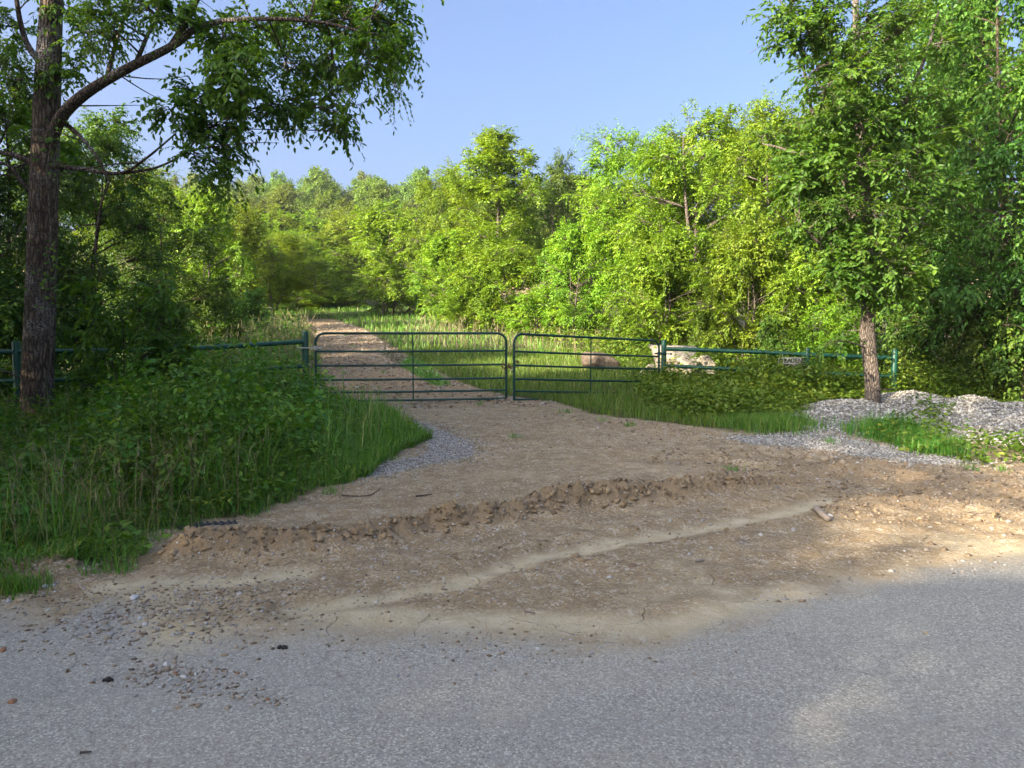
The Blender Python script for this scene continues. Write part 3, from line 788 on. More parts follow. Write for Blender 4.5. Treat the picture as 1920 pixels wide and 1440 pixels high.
# ------------------------------------------------------------------ boulders
import bmesh
def boulder(name, c, size, seed, planes, mat, label, sub=4, group=None, rz=0):
    r_ = np.random.default_rng(seed)
    bm = bmesh.new(); bmesh.ops.create_icosphere(bm, subdivisions=sub, radius=1)
    V_ = np.array([v.co[:] for v in bm.verts]); F_ = np.array([[v.index for v in f.verts] for f in bm.faces]); bm.free()
    for i in range(planes):
        n = norm(r_.normal(size=3) * [1, 1, .8]); dd = r_.uniform(.34, .66)
        s = V_ @ n; V_ = V_ - np.maximum(0, s - dd)[:, None] * n
    nn = fbm(V_[:, 0] * 2.2 + V_[:, 2] * 1.3 + seed, V_[:, 1] * 2.2 - V_[:, 2] * 1.7, seed, 4) - .5
    n2 = fbm(V_[:, 0] * 7 + V_[:, 2] * 4 + seed, V_[:, 1] * 7 - V_[:, 2] * 5, seed + 3, 3) - .5
    V_ = V_ * (1 + .07 * nn + .05 * n2)[:, None]
    V_ = V_ / np.abs(V_).max(0) * np.array(size) * .5
    o = link(name, mk_mesh(name, V_, [F_], mat, False), None, c, (0, 0, rz))
    return tag(o, label, 'boulder' if size[0] > .3 else 'stone', group)
def on_ground(px, D): 
    p = at(px, 700, D); return p[0], p[1], Hp(p[0], p[1])
x_, y_, z_ = on_ground(1130, 19.0)
boulder('boulder', (x_, y_, CAM_H - 56 * 19 / FPX), (1.15, .9, .62), 3, 14, M['boulder_brown'], 'brown weathered boulder in the grass seen through the gate bars', group='boulders beyond the gate')
x_, y_, z_ = on_ground(1256, 17.9)
boulder('boulder', (x_, y_, CAM_H - 54 * 17.9 / FPX), (1.35, 1.0, .95), 8, 16, M['boulder_pale'], 'largest pale boulder, flat topped, behind the gate post', group='boulders beyond the gate', rz=.4)
x_, y_, z_ = on_ground(1292, 17.1)
boulder('boulder', (x_, y_, CAM_H - 68 * 17.1 / FPX), (.62, .55, .70), 12, 12, M['boulder_pale'], 'upright pale boulder between the flat topped one and the rough brown topped one', group='boulders beyond the gate')
x_, y_, z_ = on_ground(1326, 17.3)
boulder('boulder', (x_, y_, CAM_H - 66 * 17.3 / FPX), (.85, .65, .62), 17, 12, M['boulder_pale'], 'pale boulder with rough brown top, last before the fence vines', group='boulders beyond the gate')
x_, y_, z_ = on_ground(1218, 17.2)
boulder('boulder', (x_, y_, CAM_H - 75 * 17.2 / FPX), (.46, .45, .46), 23, 12, M['boulder_pale'], 'small pale boulder low in the weeds under the gate hinge end', group='boulders beyond the gate')

# ------------------------------------------------------------------ the two trees in front of the fence
def pxt(lst, D0, D1=None):
    n = len(lst); D1 = D0 if D1 is None else D1
    return [at(px, py, D0 + (D1 - D0) * i / (n - 1)) for i, (px, py) in enumerate(lst)]
DT = 10.5
tb = at(72, 815, DT); base = np.array([tb[0], tb[1], Hp(tb[0], tb[1])])
K = DT / FPX
limbs = []
P = smooth_path([base - UP * .3] + pxt([(70, 800), (71, 700), (76, 560), (81, 400), (86, 250), (92, 100), (99, -40), (106, -260), (118, -480)], DT), 46)
tt = np.linspace(0, 1, 46)
limbs.append((P, np.interp(tt, [0, .06, .12, .3, .5, .62, .75, 1], [.30, .245, .215, .195, .178, .165, .135, .045])))
def limb(pts, D0, D1, r0, r1, n=22):
    Pl = smooth_path(pxt(pts, D0, D1), n); limbs.append((Pl, np.linspace(r0, r1, n)))
limb([(95, 262), (118, 215), (165, 172), (240, 128), (320, 88), (375, 50), (460, 36), (590, 40), (690, 62)], 10.4, 9.3, .088, .012, 30)
limb([(320, 90), (350, 40), (380, -20), (430, -90)], 9.9, 9.5, .05, .02)
limb([(255, 118), (275, 70), (295, 20), (310, -60)], 10.1, 10.6, .032, .012)
limb([(200, 150), (215, 90), (235, 30), (270, -40)], 10.3, 10.9, .035, .012)
limb([(92, 130), (58, 95), (40, 50), (28, -20), (10, -120)], 10.5, 10.2, .05, .02)
limb([(110, 222), (150, 255), (185, 300), (205, 342)], 10.4, 10.0, .035, .01)
limb([(205, 342), (185, 400), (178, 470), (190, 520)], 10.0, 9.8, .012, .004)
limb([(96, 310), (160, 318), (225, 325), (270, 300), (330, 250)], 10.4, 9.9, .036, .01)
limb([(225, 325), (290, 315), (340, 290), (390, 240)], 10.2, 9.8, .022, .008)
limb([(60, 305), (30, 292), (0, 285), (-60, 260)], 10.5, 10.6, .05, .02)
limb([(60, 362), (40, 340), (18, 312), (-20, 300)], 10.5, 10.4, .035, .015)
limb([(100, -120), (220, -210), (400, -260), (640, -240)], 10.5, 9.4, .11, .02)
limb([(105, -200), (-60, -280), (-260, -300)], 10.5, 11.0, .10, .02)
limb([(108, -280), (180, -420), (320, -520)], 10.5, 12.0, .09, .02)
limb([(104, -160), (160, -230), (260, -230)], 10.5, 7.9, .09, .02)
cl = []
def cp(px, py, rx, ry, n, D=None, rd=None):
    D = (9.9 if px > 250 else 10.4) + rng.normal() * .35 if D is None else D
    c = at(px, py, D); cl.append((c, (rx * D / FPX, (rd or (rx + ry) * .6 * D / FPX), ry * D / FPX), max(3, int(n * .82))))
for a in [(330, 35, 55, 30, 16), (270, 15, 50, 28, 14), (205, 50, 40, 40, 14), (155, 60, 40, 45, 14), (140, 140, 28, 35, 9),
          (415, 85, 50, 45, 18), (500, 60, 60, 50, 24), (580, 45, 62, 52, 24), (660, 40, 58, 52, 24), (728, 40, 42, 45, 18), (752, 115, 24, 42, 11),
          (690, 115, 45, 42, 17), (620, 125, 50, 42, 18), (540, 130, 55, 45, 19), (465, 140, 48, 40, 16), (655, 200, 32, 36, 10), (640, 245, 14, 22, 4),
          (590, 185, 36, 25, 9), (525, 195, 42, 30, 11), (455, 215, 45, 32, 11), (375, 185, 35, 30, 9), (315, 200, 26, 26, 7), (405, 262, 50, 36, 13),
          (370, 290, 36, 28, 8), (430, 318, 38, 36, 12), (400, 345, 24, 18, 5), (745, 165, 18, 26, 5),
          (18, 50, 38, 48, 12), (30, 150, 34, 40, 9), (16, 235, 32, 26, 7), (50, 262, 24, 16, 5), (108, 268, 22, 20, 5), (185, 10, 40, 25, 10), (120, 10, 30, 40, 8)]:
    cp(*a)
for a in [(250, -110, 90, 60, 13, 10.2), (430, -120, 100, 65, 15, 9.6), (620, -130, 100, 70, 15, 9.4), (760, -110, 60, 60, 18, 9.5), (500, -260, 120, 70, 13, 9.5), (250, -300, 120, 70, 13, 10.5),
          (60, -150, 90, 70, 11, 10.8), (-160, -250, 120, 90, 13, 11), (120, -450, 130, 90, 13, 10.8), (320, -480, 120, 80, 12, 11.5), (-100, -60, 80, 70, 18, 10.6), (250, -230, 120, 60, 11, 8.3), (150, -170, 80, 50, 14, 9.0)]:
    cp(*a)
sp_ = []
d_ = build_tree(limbs, cl, twig_leaves=10, leaf=(.088, .042), fine=True, twigs_per=6, twig_len=.38, twig_tubes=True, droop=.55, branch_r=.022, trunk_sides=28, dead=44, elev=.1, split=sp_)
(WV, WF), (LV, LF, Lr) = d_
WV[:] -= base; LV[:] -= base
tr = empty('ash_tree', tuple(base)); tag(tr, 'tall tree with thick dark trunk and long limb, in front of the fence', 'tree')
def link_wood(tr, key, split, WV, WF, o, mat):
    tk = link('trunk', mk_mesh(key + '_trunk', split[0][0] - o, split[0][1], mat, True), tr)
    for v, f in split[1:]: link('limb', mk_mesh(key + '_limb', v - o, f, mat, True), tk)
    link('branches', mk_mesh(key + '_branches', WV, WF, mat, True), tr)
link_wood(tr, 'ash', sp_, WV, WF, base, M['bark_ash'])
link('crown', mk_mesh('ash_crown', LV, LF, M['leaf_near'], False, {'rnd': Lr}), tr)
# creeper climbing the trunk
vp = smooth_path([at(88, 800, DT - .27), at(84, 740, DT - .26), at(92, 690, DT - .25), at(96, 640, DT - .24), at(84, 590, DT - .235), at(88, 530, DT - .23), at(95, 430, DT - .22), at(88, 330, DT - .215), at(100, 250, DT - .21)], 50)
cr_ = empty('creeper', tuple(vp[0])); tag(cr_, 'thin creeper with leafy sprays climbing the thick dark trunk', 'vine')
v_, f_ = pipe(vp - vp[0], .011, 6); link('stem', mk_mesh('creeper_stem', v_, f_, M['bark_grey'], True), cr_)
n = 420
ci = rng.choice(50, n, p=None); cen = vp[ci] + np.stack([rng.normal(size=n) * .12 + .08, -np.abs(rng.normal(size=n)) * .08, rng.normal(size=n) * .1], 1)
k = (ci > 27) & (ci < 36) | (ci < 8) | (ci > 42); cen = cen[k]
lv_ = leaves(cen - vp[0], norm(rng.normal(size=cen.shape) * [1, .6, .4] + [.3, -.4, -.3]), norm(UP * .7 + rng.normal(size=cen.shape) * .4 + [0, -.6, 0]), rng.uniform(.05, .085, len(cen)), rng.uniform(.035, .05, len(cen)), True)
link('foliage', mk_mesh('creeper_leaves', lv_[0], lv_[1], M['leaf_near'], False, {'rnd': lv_[2]}), cr_)

DR = 13.0
tb = at(1634, 768, DR - .6); rbase = np.array([tb[0], tb[1], tb[2] - .1])
limbs = []
P = smooth_path([rbase - UP * .3] + pxt([(1635, 765), (1636, 720), (1630, 660), (1626, 620), (1628, 580), (1626, 480), (1622, 350), (1606, 180), (1605, 40), (1600, -120), (1590, -330)], DR - .6), 44)
tt = np.linspace(0, 1, 44)
limbs.append((P, np.interp(tt, [0, .06, .12, .26, .34, .5, .75, 1], [.20, .150, .124, .116, .126, .10, .065, .02])))
def limb(pts, D0, D1, r0, r1, n=18):
    Pl = smooth_path(pxt(pts, D0, D1), n); limbs.append((Pl, np.linspace(r0, r1, n)))
limb([(1625, 560), (1580, 500), (1530, 450), (1500, 420)], 12.4, 11.8, .05, .015)
limb([(1622, 420), (1570, 300), (1520, 200), (1500, 60)], 12.4, 12.2, .05, .015)
limb([(1615, 300), (1680, 220), (1730, 120), (1760, 20)], 12.4, 12.8, .05, .015)
limb([(1625, 500), (1680, 450), (1740, 400)], 12.4, 12.4, .045, .015)
limb([(1620, 400), (1560, 320), (1470, 280), (1430, 270)], 12.4, 12.9, .04, .01)
limb([(1610, 200), (1560, 100), (1500, 40), (1460, 0)], 12.4, 12.3, .045, .012)
cl = []
def cr2(px, py, rx, ry, n, D=None):
    D = 12.4 + rng.normal() * .6 if D is None else D
    c = at(px, py, D); cl.append((c, (rx * D / FPX, (rx + ry) * .55 * D / FPX, ry * .72 * D / FPX), int(n * .85)))
for a in [(1465, 25, 40, 42, 14), (1540, 20, 48, 45, 15), (1620, 25, 50, 45, 15), (1700, 30, 45, 45, 12), (1480, 85, 34, 28, 9), (1560, 95, 48, 40, 14), (1640, 110, 45, 40, 12),
          (1545, 165, 36, 34, 9), (1600, 185, 45, 42, 14), (1690, 130, 42, 38, 10), (1540, 225, 40, 28, 9), (1450, 262, 46, 30, 12), (1505, 285, 45, 32, 12), (1600, 265, 50, 42, 15), (1680, 245, 45, 42, 12),
          (1550, 340, 48, 38, 14), (1630, 350, 52, 42, 16), (1710, 335, 42, 40, 11), (1490, 365, 38, 30, 9), (1580, 425, 50, 40, 15), (1660, 440, 52, 40, 15), (1735, 420, 38, 36, 9), (1535, 440, 36, 28, 8),
          (1620, 505, 52, 36, 16), (1560, 505, 40, 28, 10), (1690, 515, 45, 32, 11), (1640, 555, 38, 22, 9), (1600, 570, 26, 16, 5), (1690, 565, 26, 16, 5), (1750, 180, 35, 38, 8), (1770, 80, 40, 42, 9), (1590, 620, 14, 22, 3), (1560, 640, 16, 18, 3)]:
    cr2(*a)
for a in [(1610, 60, 46, 42, 12, 11.6), (1600, 140, 46, 42, 13, 11.6), (1560, 210, 46, 40, 12, 11.7), (1625, 225, 46, 42, 13, 11.6), (1610, 310, 50, 42, 14, 11.6), (1540, 295, 46, 36, 12, 11.7), (1670, 310, 46, 40, 12, 11.7), (1620, 395, 50, 40, 14, 11.6), (1560, 390, 44, 36, 11, 11.7), (1690, 390, 44, 38, 11, 11.7), (1620, 470, 50, 36, 14, 11.6), (1670, 490, 44, 34, 11, 11.6), (1560, 460, 42, 32, 10, 11.8), (1500, 330, 40, 30, 9, 12), (1740, 280, 44, 40, 11, 12), (1760, 350, 44, 40, 10, 12.2), (1800, 240, 44, 40, 10, 12.4), (1500, 420, 36, 26, 7, 12), (1600, 530, 42, 24, 9, 11.7), (1660, 545, 36, 22, 7, 11.8), (1530, 60, 46, 40, 12, 11.8), (1530, 130, 40, 36, 10, 11.8), (1690, 60, 46, 40, 11, 11.9), (1700, 190, 44, 40, 11, 11.9)]: cr2(*a)
for a in [(1500, -80, 70, 50, 16), (1600, -100, 70, 60, 18), (1700, -90, 70, 55, 16), (1600, -220, 70, 60, 16), (1560, -330, 50, 50, 10)]: cr2(*a)
sp_ = []
(WV, WF), (LV, LF, Lr) = build_tree(limbs, cl, twig_leaves=9, leaf=(.105, .05), fine=True, twigs_per=6, twig_len=.36, twig_tubes=True, droop=.30, branch_r=.02, trunk_sides=20, dead=10, elev=.1, split=sp_)
WV[:] -= rbase; LV[:] -= rbase
tr = empty('hackberry_tree', tuple(rbase)); tag(tr, 'leafy tree with bare grey brown trunk standing in the gravel heap', 'tree')
link_wood(tr, 'hackberry', sp_, WV, WF, rbase, M['bark_grey'])
link('crown', mk_mesh('hackberry_crown', LV, LF, M['leaf_near'], False, {'rnd': Lr}), tr)

# ------------------------------------------------------------------ the woods
PROTO = {}
def proto(key, leaf_m, bark_m, **kw): PROTO[key] = tree_meshes(key, generic_tree(**kw), M[leaf_m], M[bark_m])
proto('elm_a', 'leaf_elm', 'bark_grey', Hh=9, zb=2.0, R=2.7, nclump=46, ns=13, shape='cone', trunk_r=.12, twig_leaves=9, leaf=(.125, .068), twigs_per=7, twig_len=.5, droop=.35)
proto('elm_b', 'leaf_elm', 'bark_grey', Hh=9, zb=1.9, R=3.0, nclump=48, ns=13, shape='ovoid', trunk_r=.13, stems=2, twig_leaves=9, leaf=(.125, .068), twigs_per=7, twig_len=.5, droop=.35)
proto('elm_c', 'leaf_elm', 'bark_grey', Hh=9, zb=2.2, R=2.8, nclump=46, ns=13, shape='vase', trunk_r=.12, stems=3, twig_leaves=9, leaf=(.13, .062), twigs_per=7, twig_len=.55, droop=.45)
proto('young_a', 'leaf_elm', 'bark_grey', Hh=5, zb=.8, R=2.4, nclump=38, ns=12, shape='ovoid', trunk_r=.07, stems=3, twig_leaves=9, leaf=(.125, .068), twigs_per=6, twig_len=.45, droop=.35)
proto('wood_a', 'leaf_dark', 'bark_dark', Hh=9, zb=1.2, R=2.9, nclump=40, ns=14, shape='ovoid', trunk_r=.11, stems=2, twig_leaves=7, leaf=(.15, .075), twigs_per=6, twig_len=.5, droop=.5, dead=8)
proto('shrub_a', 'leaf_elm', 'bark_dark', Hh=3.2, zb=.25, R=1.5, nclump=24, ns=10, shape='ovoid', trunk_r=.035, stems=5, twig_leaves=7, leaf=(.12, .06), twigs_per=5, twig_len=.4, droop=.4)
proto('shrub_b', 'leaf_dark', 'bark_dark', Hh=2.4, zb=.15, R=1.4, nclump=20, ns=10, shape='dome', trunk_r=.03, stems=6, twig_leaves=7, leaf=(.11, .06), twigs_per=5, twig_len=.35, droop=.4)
proto('oak_a', 'leaf_oak', 'bark_dark', Hh=9, zb=2.0, R=3.4, nclump=36, ns=10, shape='ovoid', trunk_r=.16, twig_leaves=7, leaf=(.22, .16), twigs_per=5, twig_len=.6, droop=.2)
proto('oak_b', 'leaf_oak', 'bark_dark', Hh=9, zb=1.5, R=3.0, nclump=36, ns=10, shape='cone', trunk_r=.15, twig_leaves=7, leaf=(.22, .16), twigs_per=5, twig_len=.6, droop=.2)

def wood_tree(kind, px, D, top, wid, label, rz=None, group=None, name='broadleaf_tree', leaf_override=None, cat='tree', dx=0):
    """a tree whose foot stands at distance D below photograph column px, top reaching row `top`, crown `wid` px wide"""
    p = at(px, 600, D); z = Hp(p[0], p[1]); t = at(px, top, D)
    base_h = {'shrub_a': 3.2, 'shrub_b': 2.4, 'young_a': 5.0}.get(kind, 9.0); rad = {'elm_a': 2.7, 'elm_b': 3.0, 'elm_c': 2.8, 'wood_a': 2.9, 'young_a': 2.4, 'shrub_a': 1.5, 'shrub_b': 1.4, 'oak_a': 3.4, 'oak_b': 3.0}[kind]
    sz = (t[2] - z) / (base_h * 1.09); sx = max((wid * D / FPX) / (2 * rad * 1.05), .8 * sz)
    rz = rng.random() * 6.28 if rz is None else rz
    return place_tree(name, PROTO[kind], (p[0], p[1], z), rz, (sx, sx, sz), label, cat, group, leaf_override)
GW = 'trees of the sunlit wood beyond the gates'
wood_tree('elm_a', 930, 33, 222, 290, 'tall pointed yellow green tree, highest in the middle of the wood', group=GW)
wood_tree('elm_b', 838, 37, 300, 160, 'yellow green tree with two peaks just left of the tall pointed tree', group=GW)
wood_tree('young_a', 735, 42, 380, 240, 'small spreading yellow green tree with a visible trunk at the bend in the drive', group=GW)
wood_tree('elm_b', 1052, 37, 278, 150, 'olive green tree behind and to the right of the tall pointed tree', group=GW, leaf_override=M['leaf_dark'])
wood_tree('elm_c', 1190, 25, 225, 240, 'tree with feathery upright sprays above the brown boulder', group=GW)
wood_tree('elm_b', 1310, 22.5, 190, 330, 'broad bright tree rising behind the pale boulders', group=GW)
wood_tree('elm_c', 1450, 21, 165, 280, 'bright tree showing left of the gravel heap tree', group=GW)
wood_tree('elm_b', 1400, 27, 200, 300, 'tree mostly hidden behind the bright trees over the pale boulders', group=GW)
wood_tree('elm_a', 1560, 22, 120, 300, 'tree in the wood directly behind the gravel heap tree', group=GW)
wood_tree('wood_a', 1700, 19, -60, 340, 'tall tree in the wood rising past the frame above the far fence post', group=GW)
wood_tree('wood_a', 1860, 15.6, -160, 330, 'tall shaded tree at the edge of the photo behind the gravel heaps', group=GW)
wood_tree('wood_a', 1960, 14.6, 40, 300, 'dark vine hung tree cut by the photo edge', group=GW)
wood_tree('elm_a', 1790, 21, -40, 300, 'tree seen between the two tall trees over the gravel heaps', group=GW)
wood_tree('young_a', 1085, 26.5, 405, 190, 'low bushy tree in front of the olive green one, over long grass', group=GW)
wood_tree('young_a', 950, 30, 450, 200, 'low dense young tree at the foot of the tall pointed tree', group=GW)
wood_tree('young_a', 1240, 21, 420, 230, 'low leafy tree with thin bare stems behind the largest pale boulder', group=GW)
wood_tree('young_a', 1400, 19, 400, 230, 'young leafy tree with a slim pale stem behind the fence sign', group=GW)
wood_tree('young_a', 1530, 18.5, 430, 220, 'young leafy tree behind the fence between the sign and the bare trunk', group=GW)
wood_tree('elm_b', 1120, 42, 345, 200, 'tree at the back of the wood between the olive tree and the feathery one', group=GW)
wood_tree('young_a', 850, 33, 430, 190, 'young tree low beside the drive under the two peaked tree', group=GW)
wood_tree('young_a', 600, 52, 480, 190, 'rounded low tree where the drive bends out of sight', group=GW)
wood_tree('elm_c', 515, 40, 430, 170, 'slender tree with thin dark stem left of the bend', group=GW)
wood_tree('young_a', 660, 62, 400, 190, 'bright tree behind the small spreading one', group=GW)
wood_tree('elm_b', 1300, 32, 270, 260, 'tree behind the broad bright tree over the boulders', group=GW)
for px, D, top, wid, lab in [(470, 47, 395, 170, 'bright young tree left of the bend, in front of the far hill'), (545, 56, 425, 170, 'bright young tree directly over the end of the drive'), (622, 60, 440, 150, 'young tree between the rounded low tree and the small spreading one'),
                             (700, 70, 385, 200, 'bright tree between the small spreading tree and the far hill'), (415, 52, 370, 180, 'bright tree over the shaded wood edge before the far hill'), (570, 70, 395, 200, 'bright tree low on the far hill above the bend'), (505, 66, 385, 180, 'bright tree low on the far hill left of the bend')]:
    wood_tree('young_a', px, D, top, wid, lab, group=GW)
GL = 'trees of the shaded wood behind the dark fence'
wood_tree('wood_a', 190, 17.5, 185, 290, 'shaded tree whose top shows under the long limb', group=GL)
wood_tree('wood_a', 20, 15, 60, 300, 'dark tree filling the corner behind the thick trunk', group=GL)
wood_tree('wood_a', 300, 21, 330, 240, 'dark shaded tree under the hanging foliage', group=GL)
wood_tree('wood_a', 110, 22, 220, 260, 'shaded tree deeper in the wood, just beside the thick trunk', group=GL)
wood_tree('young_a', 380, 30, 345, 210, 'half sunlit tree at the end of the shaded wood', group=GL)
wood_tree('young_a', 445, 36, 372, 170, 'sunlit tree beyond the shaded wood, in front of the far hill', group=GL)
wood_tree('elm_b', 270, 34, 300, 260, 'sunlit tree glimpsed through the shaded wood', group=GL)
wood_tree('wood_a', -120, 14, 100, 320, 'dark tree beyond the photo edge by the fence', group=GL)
GS = 'shrubs at the foot of the wood'
for kind, px, D, top, wid, lab in [
    ('shrub_b', 400, 22, 520, 150, 'dark rounded shrub at the end of the shaded wood'),
    ('shrub_b', 470, 26, 545, 120, 'green shrub beside the bend, behind tall pale grass'),
    ('shrub_b', 300, 17, 530, 170, 'dark shrub behind the fence under the hanging foliage'),
    ('shrub_b', 150, 15, 540, 190, 'dark shrub just beyond the fence beside the thick trunk'),
    ('shrub_b', 10, 13.5, 500, 180, 'dark shrub behind the fence at the photo edge'),
    ('shrub_a', 1010, 28, 540, 150, 'leafy shrub between the pointed tree and the low bushy tree'),
    ('shrub_b', 1180, 22.5, 575, 110, 'leafy shrub overhanging the brown boulder'),
    ('shrub_b', 1330, 19.5, 585, 110, 'leafy shrub overhanging the pale boulders'),
    ('shrub_b', 1450, 17.6, 600, 100, 'sunlit shrub right behind the fence sign'),
    ('shrub_a', 1560, 16.6, 560, 140, 'sunlit shrub behind the fence beside the bare trunk'),
    ('shrub_b', 1730, 16.2, 520, 190, 'shaded shrub over the far fence post'),
    ('shrub_b', 1840, 15.0, 560, 200, 'shaded viny shrub behind the second gravel heap'),
    ('shrub_b', 1930, 14.3, 480, 200, 'shaded viny shrub at the photo edge over the gravel'),
    ('shrub_b', 760, 44, 540, 150, 'low shrub under the small spreading tree at the bend'),
    ('shrub_a', 880, 31, 540, 140, 'low shrub at the drive side under the pointed tree'),
    ('shrub_a', 560, 47, 545, 110, 'leafy shrub closing the end of the drive'), ('shrub_a', 610, 50, 550, 100, 'leafy shrub just past the end of the drive'), ('shrub_b', 520, 44, 550, 100, 'dark shrub left of the end of the drive'),
    ('shrub_a', 650, 50, 540, 110, 'low shrub beside the bend of the drive')]:
    wood_tree(kind, px, D, top, wid, lab, group=GS, name='shrub', cat='shrub')
# far hillside: individual trees, alike
far = 0
pts = []
for tries in range(4000):
    D = rng.uniform(72, 178); px = rng.uniform(240, 1180); x = (px - 960) / FPX * D
    if all((x - q[0]) ** 2 + (D - q[1]) ** 2 > 5.6 ** 2 for q in pts): pts.append((x, D))
    if len(pts) >= 170: break
for x, D in pts:
    k = 'oak_a' if rng.random() < .6 else 'oak_b'
    s = rng.uniform(.75, 1.1) * (.72 + .38 * min(1, (D - 72) / 70))
    place_tree('hill_tree', PROTO[k], (x, D, float(h_base(x, D))), rng.random() * 6.28, (s, s, s * rng.uniform(.85, 1.2)),
               'broadleaf tree in the dense wood on the far hillside', 'tree', 'trees on the far hillside')
# roadside trees out of frame whose shade falls over the road
GO = 'roadside trees beyond the frame'
for i, (x, y, hh) in enumerate([(-9.6, 3.6, 10.0), (-13.5, 2.8, 10.5), (-11.5, 7.5, 8.5), (-14.0, 12.5, 8.5), (-16, 7.0, 9.5), (-26, -8, 16), (-21.5, -7.2, 15.5), (-18.8, -7.2, 15), (-11.6, -7.4, 9.2), (-7.6, -7.6, 9.5), (-3.8, -8.2, 9.5), (-15.6, -6.8, 9.6)]):
    s = hh / 9.0
    place_tree('roadside_tree', PROTO['wood_a'], (x, y, float(h_base(x, y))), rng.random() * 6.28, (s * 1.1, s * 1.1, s), 'roadside tree beyond the photo that shades the road', 'tree', GO)

# ------------------------------------------------------------------ gravel heaps
def heap_h(x, y, pk):
    z = 0
    for (cx, cy, rx, ry, h, rot) in pk:
        ca, sa = math.cos(rot), math.sin(rot); u = ((x - cx) * ca + (y - cy) * sa) / rx; v = (-(x - cx) * sa + (y - cy) * ca) / ry
        z = np.maximum(z, h * (np.exp(-(u * u + v * v) * 1.0) * 1.18 - .12))
    return z
HEAPS = []
def hp_peak(px, py, D, rx, ry, rot=0):
    p = at(px, py, D); return (p[0], D, rx, ry, max(.1, p[2] - Hp(p[0], D)), rot)
HEAPS.append([hp_peak(1598, 752, 12.2, .75, 1.1), hp_peak(1712, 736, 12.6, 1.0, 1.2, -.2), hp_peak(1660, 772, 11.5, 1.1, .9), hp_peak(1540, 778, 11.6, .6, .8), hp_peak(1780, 772, 11.6, .9, .9)])
HEAPS.append([hp_peak(1838, 748, 12.0, .8, 1.1), hp_peak(1930, 756, 11.6, 1.0, 1.1), hp_peak(1890, 790, 10.8, .9, .8), hp_peak(2060, 760, 11.8, 1.0, 1.1)])
HL = ['grey white crushed stone heap banked round the bare tree trunk', 'grey white crushed stone heap running out at the photo edge']
def heaps_z(x, y):
    z = H(x, y)
    for pk in HEAPS: z = z + np.maximum(0, heap_h(x, y, pk) * (1 + .25 * (fbm(x * 2.5, y * 2.5, 91, 3) - .5)))
    return z
for pk, lab in zip(HEAPS, HL):
    hp = empty('gravel_heap', (pk[0][0], pk[0][1], Hp(pk[0][0], pk[0][1]))); tag(hp, lab, 'gravel heap', 'crushed stone heaps'); o3 = np.array(hp.location)
    gx = np.arange(pk[0][0] - 3.4, pk[0][0] + 3.6, .07); gy = np.arange(8.8, 15, .07)
    GX, GY = np.meshgrid(gx, gy); hz = heap_h(GX, GY, pk)
    zz = H(GX.ravel(), GY.ravel()).reshape(GX.shape) + hz * (1 + .25 * (fbm(GX * 2.5, GY * 2.5, 91, 3) - .5)) - .015
    id2 = np.arange(GX.size).reshape(GX.shape)
    q = np.stack([id2[:-1, :-1], id2[:-1, 1:], id2[1:, 1:], id2[1:, :-1]], -1).reshape(-1, 4)
    q = q[(hz.ravel()[q] > -.02).all(1)]; u, inv = np.unique(q, return_inverse=True)
    VV = np.stack([GX.ravel(), GY.ravel(), zz.ravel()], 1)[u] - o3
    nn_ = len(u)
    link('mound', mk_mesh('heap_mound', VV, [inv.reshape(-1, 4)], M['ground'], True, {'asph': np.zeros(nn_), 'veg': np.zeros(nn_), 'mud': np.zeros(nn_), 'damp': np.zeros(nn_), 'gravel': np.ones(nn_)}), hp)
    x, y = scatter_box(34000, gx[0], gx[-1], 8.8, 14.2, lambda x, y: heap_h(x, y, pk) > .0)
    x, y = x[:13500], y[:13500]
    z = H(x, y) + heap_h(x, y, pk) * (1 + .25 * (fbm(x * 2.5, y * 2.5, 91, 3) - .5))
    stuff('stones', [pebbles(np.stack([x, y, z - .004], 1) - o3, (.010 + .030 * rng.random(len(x)) ** 2), .75)], M['crushed'], None, None, hp)

# ------------------------------------------------------------------ loose gravel and stones
def gpts(x, y, lift=0.0): return np.stack([x, y, H(x, y) + lift], 1)
x, y = scatter_box(60000, -3.5, 1, 6, 13, lambda x, y: sdf(x, y, GRAVEL_L) < rng.normal(size=x.shape) * .18)
x, y = x[:7000], y[:7000]
x2, y2 = scatter_box(60000, 2, 8, 7, 13, lambda x, y: sdf(x, y, GRAVEL_R) < rng.normal(size=x.shape) * .15); x2, y2 = x2[:7000], y2[:7000]
stuff('gravel', [pebbles(gpts(x, y, .002), rng.uniform(.008, .019, len(x)), .7)], M['crushed'], 'patch of grey white gravel spilling from the grass tip', 'gravel')
stuff('gravel', [pebbles(gpts(x2, y2, .002), rng.uniform(.010, .024, len(x2)), .7)], M['crushed'], 'band of grey white gravel along the foot of the heaps', 'gravel')
def dirt(x, y): return (sdf(x, y, LEFT_VEG) > 0) & (sdf(x, y, RIGHT_VEG) > 0) & (y > road_y(x) - .15)
parts = []
x, y = scatter_box(30000, -5, 8, 4.2, 14.5, lambda x, y: dirt(x, y) & (fbm(x * .9, y * .9, 12, 3) > .32 + .28 * rng.random(x.shape)))
parts.append(pebbles(gpts(x, y, .001), rng.uniform(.004, .013, len(x)) * (1 + (rng.random(len(x)) > .92) * 1.3), .6))
x, y = scatter_box(9000, 1.5, 9, 6, 11, lambda x, y: sdf(x, y, ROUGH) < .3 * rng.random(x.shape))
parts.append(pebbles(gpts(x, y, .004), .006 + .03 * rng.random(len(x)) ** 3, .5, rng.random(len(x)) * .72))
bd, _, _ = None, None, None
x, y = scatter_box(42000, -3.5, 4, 4, 9, lambda x, y: seg_dist(x, y, BERM)[0] < .30 * rng.random(x.shape))
parts.append(pebbles(np.stack([x, y, ridge_z(x, y)], 1), .004 + .014 * rng.random(len(x)) ** 3, .7, rng.random(len(x))))
